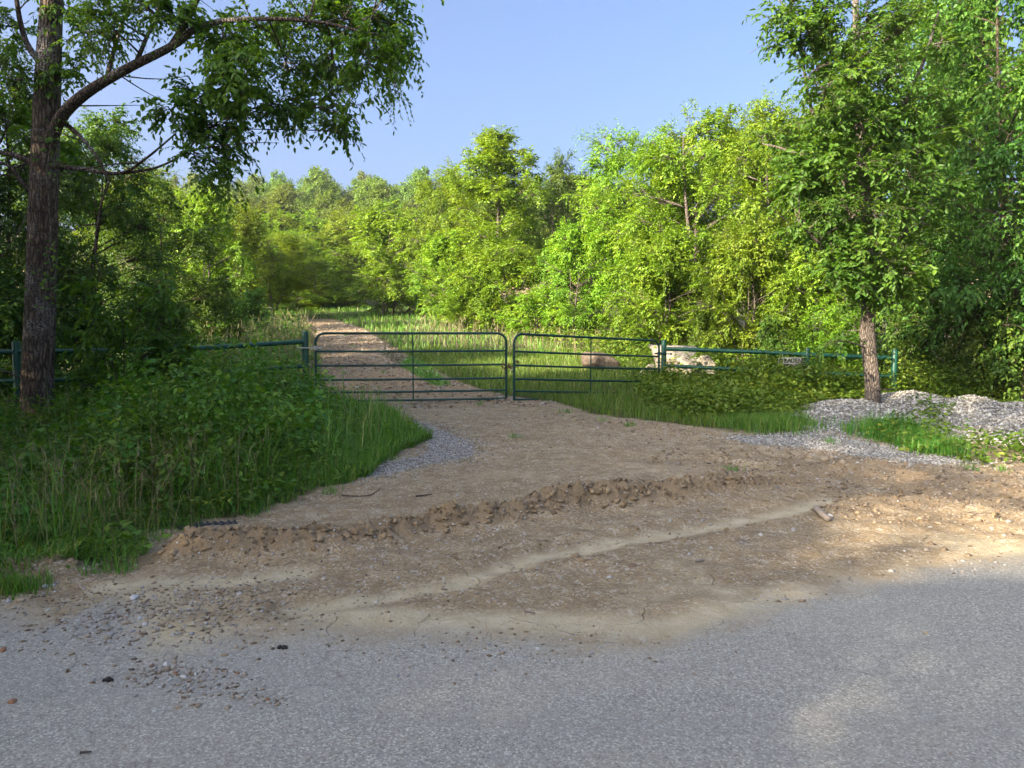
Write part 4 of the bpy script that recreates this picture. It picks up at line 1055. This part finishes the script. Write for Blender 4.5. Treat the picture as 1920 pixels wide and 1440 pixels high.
stuff('pebbles', parts, M['pebble'], 'small brown and grey pebbles strewn over the dirt entrance', 'pebbles')
# clods torn up along the ridge
def ico_mesh(n):
    ic = bmesh.new(); bmesh.ops.create_icosphere(ic, subdivisions=n, radius=1)
    r_ = np.array([v.co[:] for v in ic.verts]), np.array([[v.index for v in f.verts] for f in ic.faces]); ic.free(); return r_
IV, IF = ico_mesh(2); CV, CF = ico_mesh(1)
def lumps(c, r, rough=.35, VV=None, FF=None):
    VV = IV if VV is None else VV; FF = IF if FF is None else FF
    N = len(c)
    q = VV[None] * (1 + rough * (rng.random((N, len(VV), 1)) - .5) * 1.1) + (rng.random((N, len(VV), 3)) - .5) * rough * .5
    q = q * (r[:, None, None] * rng.uniform(.65, 1.15, (N, 1, 3)) * [1, 1, .8])
    return (q + c[:, None]).reshape(-1, 3), [(np.arange(N)[:, None, None] * len(VV) + FF[None]).reshape(-1, 3)], np.repeat(rng.random(N), len(VV))
q = rng.integers(0, SS.size, 14000); keep = (env.ravel()[q] * np.clip(ridge_top.ravel()[q] / .15, 0, 1) > rng.random(14000) * 1.1); q = q[keep][:2900]
cl_ = np.stack([qx.ravel()[q], qy.ravel()[q], (gz + rz_).ravel()[q] - .002], 1)
rr_ = .005 + .026 * rng.random(len(q)) ** 3
x2, y2 = scatter_box(2400, -3.7, -2.3, 4.2, 5.2, lambda x, y: seg_dist(x, y, BERM_L)[0] < .16 * rng.random(x.shape)); x2, y2 = x2[:160], y2[:160]
x3 = rng.uniform(GULLY[0].min(), GULLY[0].max(), 260); y3 = np.interp(x3, GULLY[0], GULLY[1]) + rng.normal(size=260) * .18
x4, y4 = scatter_box(6000, 1.5, 9, 6, 11, lambda x, y: sdf(x, y, ROUGH) < .2 * rng.random(x.shape)); x4, y4 = x4[:800], y4[:800]
x5, y5 = scatter_box(9000, -3, 4, 4.5, 8.5, lambda x, y: seg_dist(x, y, TRACK)[0] < .32 * rng.random(x.shape) ** .5); kk = seg_dist(x5, y5, TRACK)[0] > .2; x5, y5 = x5[kk][:120], y5[kk][:120]
x6 = np.concatenate([x2, x3, x4, x5]); y6 = np.concatenate([y2, y3, y4, y5])
stuff('dirt_clods', [lumps(cl_, rr_, 1.5, CV, CF), lumps(gpts(x6, y6), .005 + .026 * rng.random(len(x6)) ** 3, 1.5, CV, CF)], M['clod'], 'brown clods of earth along the ridge pushed up across the entrance', 'dirt')
# crumbs on the road, left
cA = gpoly([(330, 1150), (250, 1180), (300, 1130), (420, 1110)]); cB = gpoly([(350, 1275), (320, 1265), (400, 1300), (290, 1255)]); cC = gpoly([(560, 1200), (900, 1210), (1100, 1215)])
pa = []
for c, n, s in ((cA, 1900, .30), (cB, 420, .11), (cC, 380, .30), (gpoly([(490, 1310), (440, 1305), (510, 1320)]), 60, .05), (gpoly([(60, 1110), (140, 1120), (30, 1130)]), 200, .25)):
    q = c[rng.integers(0, len(c), n)] + rng.normal(size=(n, 2)) * [s * 1.25, s * .55]
    pa.append(pebbles(gpts(q[:, 0], q[:, 1], .002), .003 + .014 * rng.random(n) ** 2.2, .55, rng.random(n) * .95))
q = np.stack([rng.uniform(-3.5, 4.5, 500), rng.uniform(2.5, 5.3, 500)], 1); pa.append(pebbles(gpts(q[:, 0], q[:, 1], .001), .002 + .005 * rng.random(500) ** 2, .55))
stuff('road_grit', pa, M['pebble'], 'loose tan and grey chippings spilled onto the road from the entrance', 'pebbles')
# rubble of the drive behind the gate
x, y = scatter_box(30000, -9, 2, 13.5, 40, lambda x, y: (sdf(x, y, LEFT_VEG) > 0) & (sdf(x, y, RIGHT_VEG) > 0)); x, y = x[:8500], y[:8500]
stuff('drive_rubble', [pebbles(gpts(x, y, .003), .012 + .055 * rng.random(len(x)) ** 2.6, .55, rng.random(len(x)) * .85)], M['pebble'], 'stony rubble on the drive behind the gate', 'rubble')

# single stones that can be picked out
SM = []
for k in range(4):
    r_ = np.random.default_rng(60 + k); v = IV.copy()
    for j in range(9):
        n_ = norm(r_.normal(size=3)); v = v - np.maximum(0, v @ n_ - r_.uniform(.5, .8))[:, None] * n_
    SM.append(v * [1, .75, .55])
STONE_M = {k: plain('stone_' + k, c, .85, 0, 35, .5) for k, c in dict(white=(.62, .60, .57), grey=(.34, .33, .32), tan=(.40, .31, .20), rust=(.34, .17, .085), brown=(.22, .15, .10)).items()}
SMESH = {(k, m): mk_mesh('stone', SM[k], [IF], STONE_M[m]) for k in range(4) for m in STONE_M}
def stone(px, py, wpx, m, label, group=None):
    g_ = ground_hit(px, py, lambda x, y: H(np.array([x]), np.array([y]))[0]); r = wpx * .5 * g_[1] / FPX
    o = link('stone', SMESH[(int(rng.integers(4)), m)], None, (g_[0], g_[1], Hp(g_[0], g_[1]) + r * .22), (0, 0, rng.random() * 6.28), (r * 1.15,) * 3)
    return tag(o, label, 'stone', group)
stone(252, 1123, 22, 'white', 'pale pinkish stone at the upper edge of the spilled chippings')
stone(5, 1220, 18, 'rust', 'rust red stone at the photo edge beside the road shoulder')
stone(24, 1317, 18, 'rust', 'rust red stone lying alone on the grey road')
stone(205, 1190, 16, 'grey', 'bluish grey stone at the tip of the spilled chippings')
stone(345, 1270, 14, 'white', 'largest white stone in the small lower patch of chippings')
stone(1185, 1062, 18, 'brown', 'dark brown stone lying on the smooth pale mud')
stone(135, 1227, 14, 'tan', 'flat tan stone on the grey road near the shoulder')
stone(290, 1335, 13, 'white', 'white stone on the road below the small patch of chippings')
stone(335, 1328, 14, 'tan', 'rounded tan stone on the road below the small patch of chippings')
stone(503, 1312, 11, 'rust', 'small rusty stone at the end of the lowest crumbs')
stone(421, 1229, 15, 'tan', 'smooth tan stone between the two patches of chippings')
stone(745, 1268, 11, 'grey', 'grey stone, larger of a pair alone on the road')
stone(766, 1267, 10, 'grey', 'pale grey stone, smaller of a pair alone on the road')
stone(916, 1208, 12, 'grey', 'dark grey stone at the dusty road edge')
stone(1109, 1226, 12, 'grey', 'dark grey stone at the tip of the dust on the road')
stone(1008, 1217, 10, 'white', 'white stone at the dusty road edge')
stone(1737, 1188, 12, 'tan', 'tan chip alone on the clean grey road')
stone(1555, 968, 12, 'white', 'small pale stone beside the grey stick')
for px, py, w in [(1545, 866, 20), (1560, 858, 17), (1580, 868, 15), (1520, 862, 16), (1595, 861, 13)]: stone(px, py, w, 'tan', 'tan stone in the small sunlit pile below the gravel band', 'tan stones piled below the gravel band')
for px, py, w in [(1726, 975, 16), (1760, 982, 13), (1690, 968, 12), (1612, 968, 9), (1640, 980, 10)]: stone(px, py, w, 'tan', 'tan stone among the sunlit rubble towards the photo edge', 'tan stones in the sunlit rubble')
for px, py, w, m in [(15, 1128, 14, 'grey'), (38, 1127, 18, 'tan'), (85, 1100, 12, 'white'), (100, 1098, 12, 'white'), (130, 1093, 12, 'tan'), (90, 1145, 9, 'white'), (145, 1165, 10, 'white'), (165, 1070, 12, 'tan')]:
    stone(px, py, w, m, m + ' stone on the dusty shoulder below the grass bank', 'stones on the shoulder below the grass')
for px, py, w, m in [(270, 1172, 13, 'white'), (248, 1185, 12, 'grey'), (225, 1180, 12, 'grey'), (295, 1180, 11, 'grey'), (262, 1160, 11, 'white'), (235, 1170, 13, 'tan'), (315, 1165, 10, 'tan'), (200, 1198, 12, 'tan'), (358, 1190, 12, 'grey'), (340, 1160, 10, 'tan')]:
    stone(px, py, w, m, m + ' stone in the larger patch of chippings spilled on the road', 'stones in the larger spill of chippings')
for px, py, w, m in [(318, 1276, 11, 'white'), (380, 1276, 11, 'grey'), (395, 1275, 11, 'grey'), (300, 1290, 10, 'white'), (310, 1246, 12, 'white'), (330, 1262, 11, 'rust'), (365, 1265, 10, 'white'), (445, 1263, 9, 'rust'), (285, 1250, 12, 'brown')]:
    stone(px, py, w, m, m + ' stone in the small lower patch of chippings on the road', 'stones in the small spill of chippings')

# charred lumps, sticks, buried pipe
def lump_thing(px, py, w, label):
    g_ = ground_hit(px, py); r = w * .5 * g_[1] / FPX
    v, f, _ = lumps(np.array([[-.6, 0, .25], [.1, .1, .3], [.6, -.05, .25], [.2, -.3, .2]]) * r, np.array([.5, .55, .45, .35]) * r, .6)
    tag(link('charred_lump', mk_mesh('charred_lump', v, f, M['charred']), None, (g_[0], g_[1], Hp(g_[0], g_[1]))), label, 'lump', 'charred lumps on the road')
lump_thing(530, 1216, 22, 'black charred lump at the edge of the dust on the road')
lump_thing(203, 1277, 20, 'black charred lump with a tan stone, among the grey road')
def stick(pts, r0, r1, mat, label, lift=.01, name='stick', group=None):
    P = np.array([ground_hit(*p) for p in pts]); P[:, 2] = [Hp(a, b) + lift for a, b in P[:, :2]]
    P = smooth_path(P, 12); o = P[0].copy(); k = np.linspace(r0, r1, 12)
    k = k * (1 + .12 * np.sin(np.arange(12) * 2.1))
    v, f = tubes((P - o)[None], k[None], 9)
    tag(link(name, mk_mesh(name, v, f, mat, True), None, tuple(o)), label, 'stick', group)
stick([(1530, 962), (1540, 972), (1553, 982)], .030, .026, M['stick'], 'short thick grey stick lying on the dirt by the track', .026)
stick([(640, 931), (690, 930), (715, 918)], .006, .003, M['twig'], 'long thin curved twig on the dirt behind the ridge')
stick([(780, 932), (810, 929)], .008, .005, M['twig'], 'short dark twig on the dirt behind the ridge')
stick([(150, 1416), (172, 1414)], .005, .003, M['twig'], 'thin twig alone on the grey road')
stick([(1305, 1056), (1320, 1052)], .010, .008, M['stick'], 'small grey stick on the smooth pale mud')
stick([(983, 1148), (1003, 1152)], .006, .005, M['stick'], 'small pale stick on the dirt near the road edge')
# corrugated drain pipe half buried at the grass edge
P = smooth_path([ground_hit(335, 992), ground_hit(380, 986), ground_hit(445, 980)], 60); P[:, 2] = [Hp(a, b) - .006 for a, b in P[:, :2]]
rr = .031 + .007 * np.sign(np.sin(np.linspace(0, 11 * 2 * math.pi, 60)))
o0 = P[0].copy(); v, f = tubes((P - o0)[None], rr[None], 14)
tag(link('drain_pipe', mk_mesh('drain_pipe', v, f, M['black_plastic']), None, tuple(o0)), 'black corrugated drain pipe half buried at the grass edge', 'pipe')

# ------------------------------------------------------------------ weeds, undergrowth and grass
def weeds(x, y, hgt, n_leaf, leaf, spread, fine):
    N = len(x); z = heaps_z(x, y)
    t = rng.random((N, n_leaf)) ** .6
    az = rng.random((N, n_leaf)) * 6.283; r = spread * (.3 + .7 * rng.random((N, n_leaf))) * (.5 + .5 * t)
    lx, ly = rng.normal(size=(N, 1)) * .15, rng.normal(size=(N, 1)) * .15
    b = np.stack([x[:, None] + lx * t + r * np.cos(az) * .55, y[:, None] + ly * t + r * np.sin(az) * .55, z[:, None] + hgt[:, None] * t], -1).reshape(-1, 3)
    a = np.stack([np.cos(az), np.sin(az), rng.normal(size=az.shape) * .4 - .05], -1).reshape(-1, 3)
    nr = norm(UP * .9 + rng.normal(size=a.shape) * .45)
    tint = np.clip(np.repeat(rng.random(N), n_leaf) * .6 + rng.random(N * n_leaf) * .4, 0, 1)
    k = len(b)
    lv = leaves(b, a, nr, leaf[0] * rng.uniform(.5, 1.2, k), leaf[1] * rng.uniform(.6, 1.15, k), fine, tint)
    return lv
def stems(x, y, hgt):
    z = heaps_z(x, y); N = len(x)
    P = np.stack([np.stack([x, y, z], 1), np.stack([x, y, z], 1) + np.stack([rng.normal(size=N) * .05, rng.normal(size=N) * .05, hgt * .5], 1), np.stack([x, y, z], 1) + np.stack([rng.normal(size=N) * .12, rng.normal(size=N) * .12, hgt], 1)], 1)
    v, f = tubes(P, np.array([[.005, .004, .002]]).repeat(N, 0), 3, False)
    return v, f, np.full(len(v), .45)
hm = lambda x, y: .12 + 1.05 * fbm(x * .8, y * .8, 101, 4) ** 1.5
dl = lambda x, y: -sdf(x, y, LEFT_VEG) + (fbm(x * 1.6, y * 1.6, 141, 3) - .5) * .55 * sstep(14, 9, y)
def domes(x, y, R, hgt, n_leaf, leaf, fine):
    N = len(x); z = heaps_z(x, y)
    az = rng.random((N, n_leaf)) * 6.283; cz = rng.random((N, n_leaf)) ** .8; sr = np.sqrt(1 - cz ** 2)
    k = rng.uniform(.72, 1.08, (N, n_leaf)) * (1 + .25 * np.sin(az * 3 + rng.random((N, 1)) * 6) )
    b = np.stack([x[:, None] + R[:, None] * sr * np.cos(az) * k, y[:, None] + R[:, None] * sr * np.sin(az) * k, z[:, None] + hgt[:, None] * cz * k], -1)
    o = np.stack([sr * np.cos(az), sr * np.sin(az), cz], -1)
    a = norm(np.stack([np.cos(az), np.sin(az), -.35 + 0 * az], -1) + rng.normal(size=b.shape) * .55); nr = norm(o * .7 + UP * .6 + rng.normal(size=b.shape) * .38)
    M_ = N * n_leaf; ls = np.repeat(rng.uniform(.6, 1.3, N), n_leaf)
    tint = np.clip(np.repeat(rng.random(N), n_leaf) * .55 + rng.random(M_) * .45, 0, 1)
    return leaves(b.reshape(-1, 3), a.reshape(-1, 3), nr.reshape(-1, 3), leaf[0] * ls * rng.uniform(.6, 1.15, M_), leaf[1] * ls * rng.uniform(.7, 1.1, M_), fine, tint)
# left bank, near the camera
x, y = scatter_box(2500, -8.5, -.5, 4.6, 14, lambda x, y: (dl(x, y) > .25 + .5 * rng.random(x.shape))); x, y = x[:360], y[:360]
pxc = 960 + x / y * FPX
Rd = rng.uniform(.16, .42, len(x)); hd_ = rng.uniform(.3, .95, len(x)) * (.28 + .9 * sstep(90, 260, pxc) * sstep(660, 520, pxc)) * sstep(.2, 1.0, dl(x, y))
kd = rng.random(len(x)) < .6
stuff('undergrowth', [domes(x[kd], y[kd], Rd[kd], hd_[kd], 78, (.098, .074), True), stems(x[kd], y[kd], hd_[kd])], M['leaf_weed'], 'large leaved clumps of weeds standing up from the bank before the dark fence', 'undergrowth')
stuff('undergrowth', [domes(x[~kd], y[~kd], Rd[~kd] * .9, hd_[~kd] * 1.1, 90, (.075, .042), True), stems(x[~kd], y[~kd], hd_[~kd])], M['leaf_vine'], 'yellowish clumps of weeds standing up from the bank before the dark fence', 'undergrowth')
xg, yg = scatter_box(20000, -7, -.8, 4.8, 13.5, lambda x, y: (dl(x, y) > .2) & (fbm(x * .9, y * .9, 151, 3) > .47)); xg, yg = xg[:2300], yg[:2300]
stuff('grass', [grass_blades(np.stack([xg, yg, H(xg, yg)], 1), rng.uniform(.35, .85, len(xg)), .009 * rng.uniform(.6, 1.3, len(xg)), 1.1)], M['grass'], 'tall green grass blades standing among the weeds of the bank', 'grass')
x, y = scatter_box(9000, -8.5, -.5, 4.4, 15, lambda x, y: (dl(x, y) > .12 + .5 * rng.random(x.shape) * (y > 8)))
x, y = x[:2500], y[:2500]
d0 = dl(x, y)
hh = hm(x, y) * sstep(.0, 1.1, d0) * 1.05 + .10; hh *= np.where((x > -3.6) & (y > 9), .62, 1) * np.where(y > 9.5, .8, 1)
pxc = 960 + x / y * FPX; hh = hh * (.30 + .92 * sstep(90, 260, pxc) * sstep(640, 480, pxc) + .25 * sstep(640, 560, pxc))
hh = np.maximum(hh * rng.uniform(.55, 1.25, len(x)), .08)
sel = fbm(x * 1.1, y * 1.1, 131, 3) + rng.normal(size=len(x)) * .10
k1, k2, k3 = sel < .44, (sel >= .44) & (sel < .55), sel >= .55
stuff('undergrowth', [weeds(x[k1], y[k1], hh[k1], 15, (.085, .068), .42, True), stems(x[k1], y[k1], hh[k1])], M['leaf_weed'], 'broad leaved weeds on the bank before the dark fence', 'undergrowth')
stuff('undergrowth', [weeds(x[k2], y[k2], hh[k2] * 1.12, 20, (.115, .030), .42, False), stems(x[k2], y[k2], hh[k2])], M['leaf_near'], 'narrow leaved tall weeds on the bank before the dark fence', 'undergrowth')
stuff('undergrowth', [weeds(x[k3], y[k3], hh[k3] * .9, 40, (.045, .034), .40, False), stems(x[k3], y[k3], hh[k3])], M['leaf_weed'], 'small leaved brambles on the bank before the dark fence', 'undergrowth')
x, y = scatter_box(9000, -26, -2, 13, 40, lambda x, y: (dl(x, y) > .2) & (rng.random(x.shape) < sstep(40, 14, y) + .25)); x, y = x[:2300], y[:2300]
hh = hm(x, y) * sstep(0, 1.5, dl(x, y)) * .95 + .2
stuff('undergrowth', [weeds(x, y, hh, 12, (.15, .09), .6, False), stems(x, y, hh)], M['leaf_weed'], 'weedy ground cover behind the dark fence under the shaded wood', 'undergrowth')
GBB = 'bramble bushes on the bank'
for px, D, top, wid, lab in [(180, 9.6, 770, 150, 'bramble bush beside the foot of the thick trunk'), (300, 10.6, 715, 170, 'tallest bramble bush, under the fence post'), (420, 11.6, 705, 150, 'bramble bush against the lower rail of the dark fence'),
                             (400, 8.8, 790, 170, 'bramble bush in the middle of the bank'), (505, 12.3, 715, 110, 'bramble bush nearest the gate post'), (250, 8.0, 850, 150, 'low bramble bush in the near part of the bank'), (30, 8.2, 850, 150, 'low bramble bush at the photo edge below the thick trunk'),
                             (120, 12.2, 700, 150, 'bramble bush behind the thick trunk along the fence'), (540, 10.2, 800, 110, 'small bramble bush before the tall grass by the gate')]:
    wood_tree('shrub_b', px, D, top, wid, lab, group=GBB, name='bramble_bush', cat='bush', leaf_override=M['leaf_weed'])
# along the right-hand fence
dr = lambda x, y: -sdf(x, y, RIGHT_VEG)
x, y = scatter_box(16000, 2.0, 9.5, 11.3, 16.6, lambda x, y: (dr(x, y) > .35) & (y < 16.4 - .12 * (x - 3)) & (x > 2.5 + .3 * rng.random(x.shape)) & (y > 11.5)); x, y = x[:1300], y[:1300]
xd, yd = x[:150], y[:150]; hd_ = rng.uniform(.3, .85, 150) * (.7 + .7 * sstep(4.2, 5.6, xd)) * sstep(.2, 1.1, dr(xd, yd))
stuff('undergrowth', [domes(xd, yd, rng.uniform(.15, .38, 150), hd_, 70, (.09, .065), False), stems(xd, yd, hd_)], M['leaf_vine'], 'rounded clumps of weeds along the pipe fence between the gate and the gravel heap', 'undergrowth')
hh = (.16 + .42 * fbm(x * .8, y * .8, 111, 3)) * sstep(.2, 1.1, dr(x, y)) * (.75 + .85 * sstep(4.0, 5.6, x)) + .08
stuff('undergrowth', [weeds(x, y, hh, 22, (.085, .055), .42, False), stems(x, y, hh)], M['leaf_vine'], 'tangle of vines and weeds growing through the pipe fence by the sign', 'undergrowth')
x, y = scatter_box(16000, -2, 16, 16.5, 34, lambda x, y: (dr(x, y) > 1.6) & (x > 3 - (y - 17) * .30 + rng.random(x.shape))); x, y = x[:2600], y[:2600]
hh = .25 + .6 * fbm(x * .6, y * .6, 121, 3)
stuff('undergrowth', [weeds(x, y, hh, 12, (.13, .075), .6, False), stems(x, y, hh)], M['leaf_vine'], 'leafy ground cover at the foot of the sunlit wood', 'undergrowth')
vc_ = np.concatenate([sc_ + np.array([-.27, -.05, .0]) + rng.normal(size=(34, 3)) * [.04, .03, .09], sc_ + np.array([.25, -.05, .0]) + rng.normal(size=(50, 3)) * [.05, .03, .10], sc_ + np.array([0, -.05, -.19]) + rng.normal(size=(60, 3)) * [.2, .03, .04]])
vine = empty('vine', tuple(sc_ + np.array([0, -.05, -.9]))); tag(vine, 'leafy vine creeping over the ends of the fence sign', 'vine'); vo = np.array(vine.location)
lv_ = leaves(vc_ - vo, norm(rng.normal(size=vc_.shape) * [1, .5, .6] + [0, -.3, -.2]), norm(UP * .5 + rng.normal(size=vc_.shape) * .4 + [0, -.7, 0]), rng.uniform(.045, .085, len(vc_)), rng.uniform(.035, .055, len(vc_)), True)
link('foliage', mk_mesh('vine_leaves', lv_[0], lv_[1], M['leaf_vine'], False, {'rnd': lv_[2]}), vine)
link('stem', mk_mesh('vine_stem', *join([pipe(smooth_path([(dx, 0, -.1), (dx * .7, .02, .4), (dx, 0, .75), (dx * 1.1, 0, 1.02)], 12), .005, 5) for dx in (-.27, .27)]), M['bark_dark'], True), vine)
# plants on the gravel heaps' front bank
x, y = scatter_box(5000, 4, 9, 7.5, 11.6, lambda x, y: (sdf(x, y, BANK_VEG) < .1 * rng.random(x.shape))); x, y = x[:60], y[:60]
e = gpoly([(1745, 790), (1760, 815), (1735, 800), (1780, 830), (1720, 820), (1900, 845), (1800, 840)]); q = e[rng.integers(0, len(e), 40)] + rng.normal(size=(40, 2)) * .12
x, y = np.concatenate([x, q[:, 0]]), np.concatenate([y, q[:, 1]])
stuff('bank_weeds', [weeds(x, y, rng.uniform(.06, .36, len(x)), 16, (.07, .045), .3, True)], M['leaf_weed'], 'leafy weeds on the soil bank in front of the gravel heaps', 'weeds')

# sapling with long leaves in front of the dark fence
sp = at(235, 760, 10.9); sb = np.array([sp[0], sp[1], Hp(sp[0], sp[1])])
lb_ = []
for dx in (-.35, 0, .3, .55):
    Pp = smooth_path([sb - UP * .1, sb + np.array([dx * .4, 0, .8]), sb + np.array([dx, rng.normal() * .15, 1.55 + rng.random() * .35])], 12) - sb
    lb_.append((Pp, np.linspace(.014, .004, 12)))
cl2 = [((rng.uniform(-.6, .7), rng.uniform(-.3, .3), z), (.22, .2, .2), 6) for z in np.linspace(.6, 1.95, 16)]
dsap = build_tree(lb_, cl2, twig_leaves=7, leaf=(.14, .045), fine=True, twigs_per=3, twig_len=.3, twig_tubes=True, droop=.5, branch_r=.008, trunk_sides=6)
mm = tree_meshes('sapling', dsap, M['leaf_near'], M['bark_dark'])
place_tree('sapling', mm, tuple(sb), 0, (1, 1, 1), 'bushy sapling with long narrow leaves hiding part of the dark fence', 'sapling')
sp = at(330, 760, 11.0); sb2 = np.array([sp[0], sp[1], Hp(sp[0], sp[1])])
place_tree('sapling', mm, tuple(sb2), 2.2, (.75, .75, .62), 'smaller sapling growing up the fence post nearest the thick trunk', 'sapling')

# grass
def grass(name, x, y, h0, h1, w, mat, label, lean=.6, scale=None, zfun=None):
    b = np.stack([x, y, (zfun or H)(x, y) - .01], 1); hgt = rng.uniform(h0, h1, len(x))
    if scale is not None: hgt = hgt * scale
    return stuff(name, [grass_blades(b, hgt, w * rng.uniform(.6, 1.3, len(x)), lean)], mat, label, 'grass')
x, y = scatter_box(140000, -6, -.4, 4.2, 14.2, lambda x, y: (dl(x, y) > -.06) & (rng.random(x.shape) < .18 + .82 * sstep(1.5, .1, dl(x, y))) & ((y > 4.4))); x, y = x[:26000], y[:26000]
grass('grass', x, y, .14, .50, .0085, M['grass'], 'green grass edging the weedy bank down to the road', 1.7, (.35 + .75 * fbm(x * 2.2, y * 2.2, 71, 3)) * (.5 + .5 * sstep(0, .6, dl(x, y))))
e = gpoly([(740, 790), (790, 825), (770, 838), (700, 780), (740, 850), (690, 875), (650, 890)])
q = e[rng.integers(0, len(e), 9000)] + rng.normal(size=(9000, 2)) * [.30, .42]; q = q[dl(q[:, 0], q[:, 1]) > -.08]
grass('grass', q[:, 0], q[:, 1], .08, .26, .009, M['grass'], 'short bright grass tip between the drive and the gravel patch', .8)
x, y = scatter_box(150000, -4.2, 5.2, 10.8, 24, lambda x, y: (dr(x, y) > -.05) & ((x < 3.4 + .8 * rng.random(x.shape)) | (dr(x, y) < .7)) & (rng.random(x.shape) < 1.15 - y / 30)); x, y = x[:30000], y[:30000]
grass('grass', x, y, .07, .24, .011, M['grass'], 'sunlit grass behind and in front of the gate that is set back', .8)
x, y = scatter_box(40000, -15, 4, 22, 52, lambda x, y: (dr(x, y) > 0) & (x < 2 - (y - 22) * .12)); x, y = x[:11000], y[:11000]
grass('grass', x, y, .10, .38, .028, M['grass'], 'sunlit grass strip along the drive up to the bend', .8)
x, y = scatter_box(30000, -3, 2, 14, 22, lambda x, y: sdf(x, y, STRIP_VEG) < .15 * rng.random(x.shape)); x, y = x[:2500], y[:2500]
grass('grass', x, y, .06, .16, .011, M['grass'], 'short grass strip growing in the middle of the drive', .8)
e = gpoly([(1400, 800), (1440, 802), (1480, 798), (1420, 795)]); q = e[rng.integers(0, len(e), 4500)] + rng.normal(size=(4500, 2)) * [.22, .22]
grass('grass', q[:, 0], q[:, 1], .10, .26, .009, M['grass'], 'rounded tuft of bright grass where the gravel heap begins', .6)
e = gpoly([(1640, 815), (1670, 818), (1700, 825), (1730, 835), (1755, 845), (1690, 815)]); q = e[rng.integers(0, len(e), 5200)] + rng.normal(size=(5200, 2)) * [.20, .2]
grass('grass', q[:, 0], q[:, 1], .08, .24, .009, M['grass'], 'bright grass strip on the front of the gravel heap by the bare trunk', .6, None, heaps_z)
e = gpoly([(20, 1108), (40, 1100), (0, 1112), (-20, 1110)]); q = e[rng.integers(0, len(e), 900)] + rng.normal(size=(900, 2)) * [.10, .06]
grass('grass', q[:, 0], q[:, 1], .05, .14, .006, M['grass'], 'small grass tuft on the shoulder at the photo edge', .8)
tp = gpoly([(345, 992), (300, 1008), (250, 1040), (965, 822), (1372, 880), (700, 872), (735, 862), (1500, 815), (1130, 790), (1060, 775), (1180, 800), (620, 925), (480, 965), (180, 1072), (230, 1075), (900, 760), (860, 640), (820, 655), (790, 700), (760, 690), (720, 700), (700, 660), (680, 640), (650, 630), (640, 690), (620, 720), (660, 650), (1560, 830), (1820, 880), (1880, 885)])
q = tp[rng.integers(0, len(tp), 1500)] + rng.normal(size=(1500, 2)) * .05 * np.array([1, 1.2]) * np.maximum(1, 1)
grass('grass', q[:, 0], q[:, 1], .03, .13, .007, M['grass'], 'stray grass tufts rooted in the dirt of the entrance and drive', 1.2)
# tall dry stalks
def stalks(x, y, h0, h1, w, label):
    z = H(x, y); N = len(x); hgt = rng.uniform(h0, h1, N); az = rng.random(N) * 6.28; ln = rng.random(N) ** 1.5 * .8
    d = np.stack([np.cos(az), np.sin(az)], 1) * (ln * hgt)[:, None]
    b = np.stack([x, y, z], 1); m_ = b + np.stack([d[:, 0] * .3, d[:, 1] * .3, hgt * .6], 1); t = b + np.stack([d[:, 0], d[:, 1], hgt], 1)
    v, f = tubes(np.stack([b, m_, t], 1), np.array([[w, w * .8, w * .5]]).repeat(N, 0), 3, False)
    hd = grass_blades(t - UP * (hgt * .14)[:, None], hgt * .2, np.full(N, w * 2.6), .9)
    stuff('dry_grass', [(v, f, np.repeat(rng.random(N), 9)), hd], M['straw'], label, 'grass')
e = gpoly([(150, 1010), (190, 1000), (215, 1020), (330, 960), (120, 1030), (400, 950)]); q = e[rng.integers(0, len(e), 150)] + rng.normal(size=(150, 2)) * [.32, .25]
stalks(q[:, 0], q[:, 1], .35, .75, .0021, 'tall dry straw stalks rising from the grass nearest the road')
x, y = scatter_box(3000, -5.5, -.8, 5.5, 13.8, lambda x, y: dl(x, y) > .25); x, y = x[:170], y[:170]
stalks(x, y, .4, .95, .0021, 'dry straw stalks standing through the weeds on the bank')
x, y = scatter_box(5000, -9, -3.2, 14.5, 30, lambda x, y: (dl(x, y) > .1) & (dl(x, y) < 4)); x, y = x[:500], y[:500]
stalks(x, y, .5, 1.1, .006, 'pale dry grass along the drive behind the fence end post')
x, y = scatter_box(5000, -4, 6, 22, 33, lambda x, y: dr(x, y) > 1.0); x, y = x[:600], y[:600]
stalks(x, y, .3, .8, .008, 'tan dry grass at the foot of the sunlit wood')

# ------------------------------------------------------------------ thin summer haze
g = NG('haze_air')
pv = g.add('VolumePrincipled', i={'Color': (.93, .96, 1.0, 1), 'Density': .0003, 'Anisotropy': .2})
g.t.links.new(pv.outputs[0], g.out.inputs['Volume'])
hv, hf = box((0, 235, 28), (1000, 1000, 62))
hz_o = link('haze', mk_mesh('haze', hv, hf, g.m)); hz_o['kind'] = 'stuff'; tag(hz_o, 'thin pale summer haze over the whole scene', 'haze')
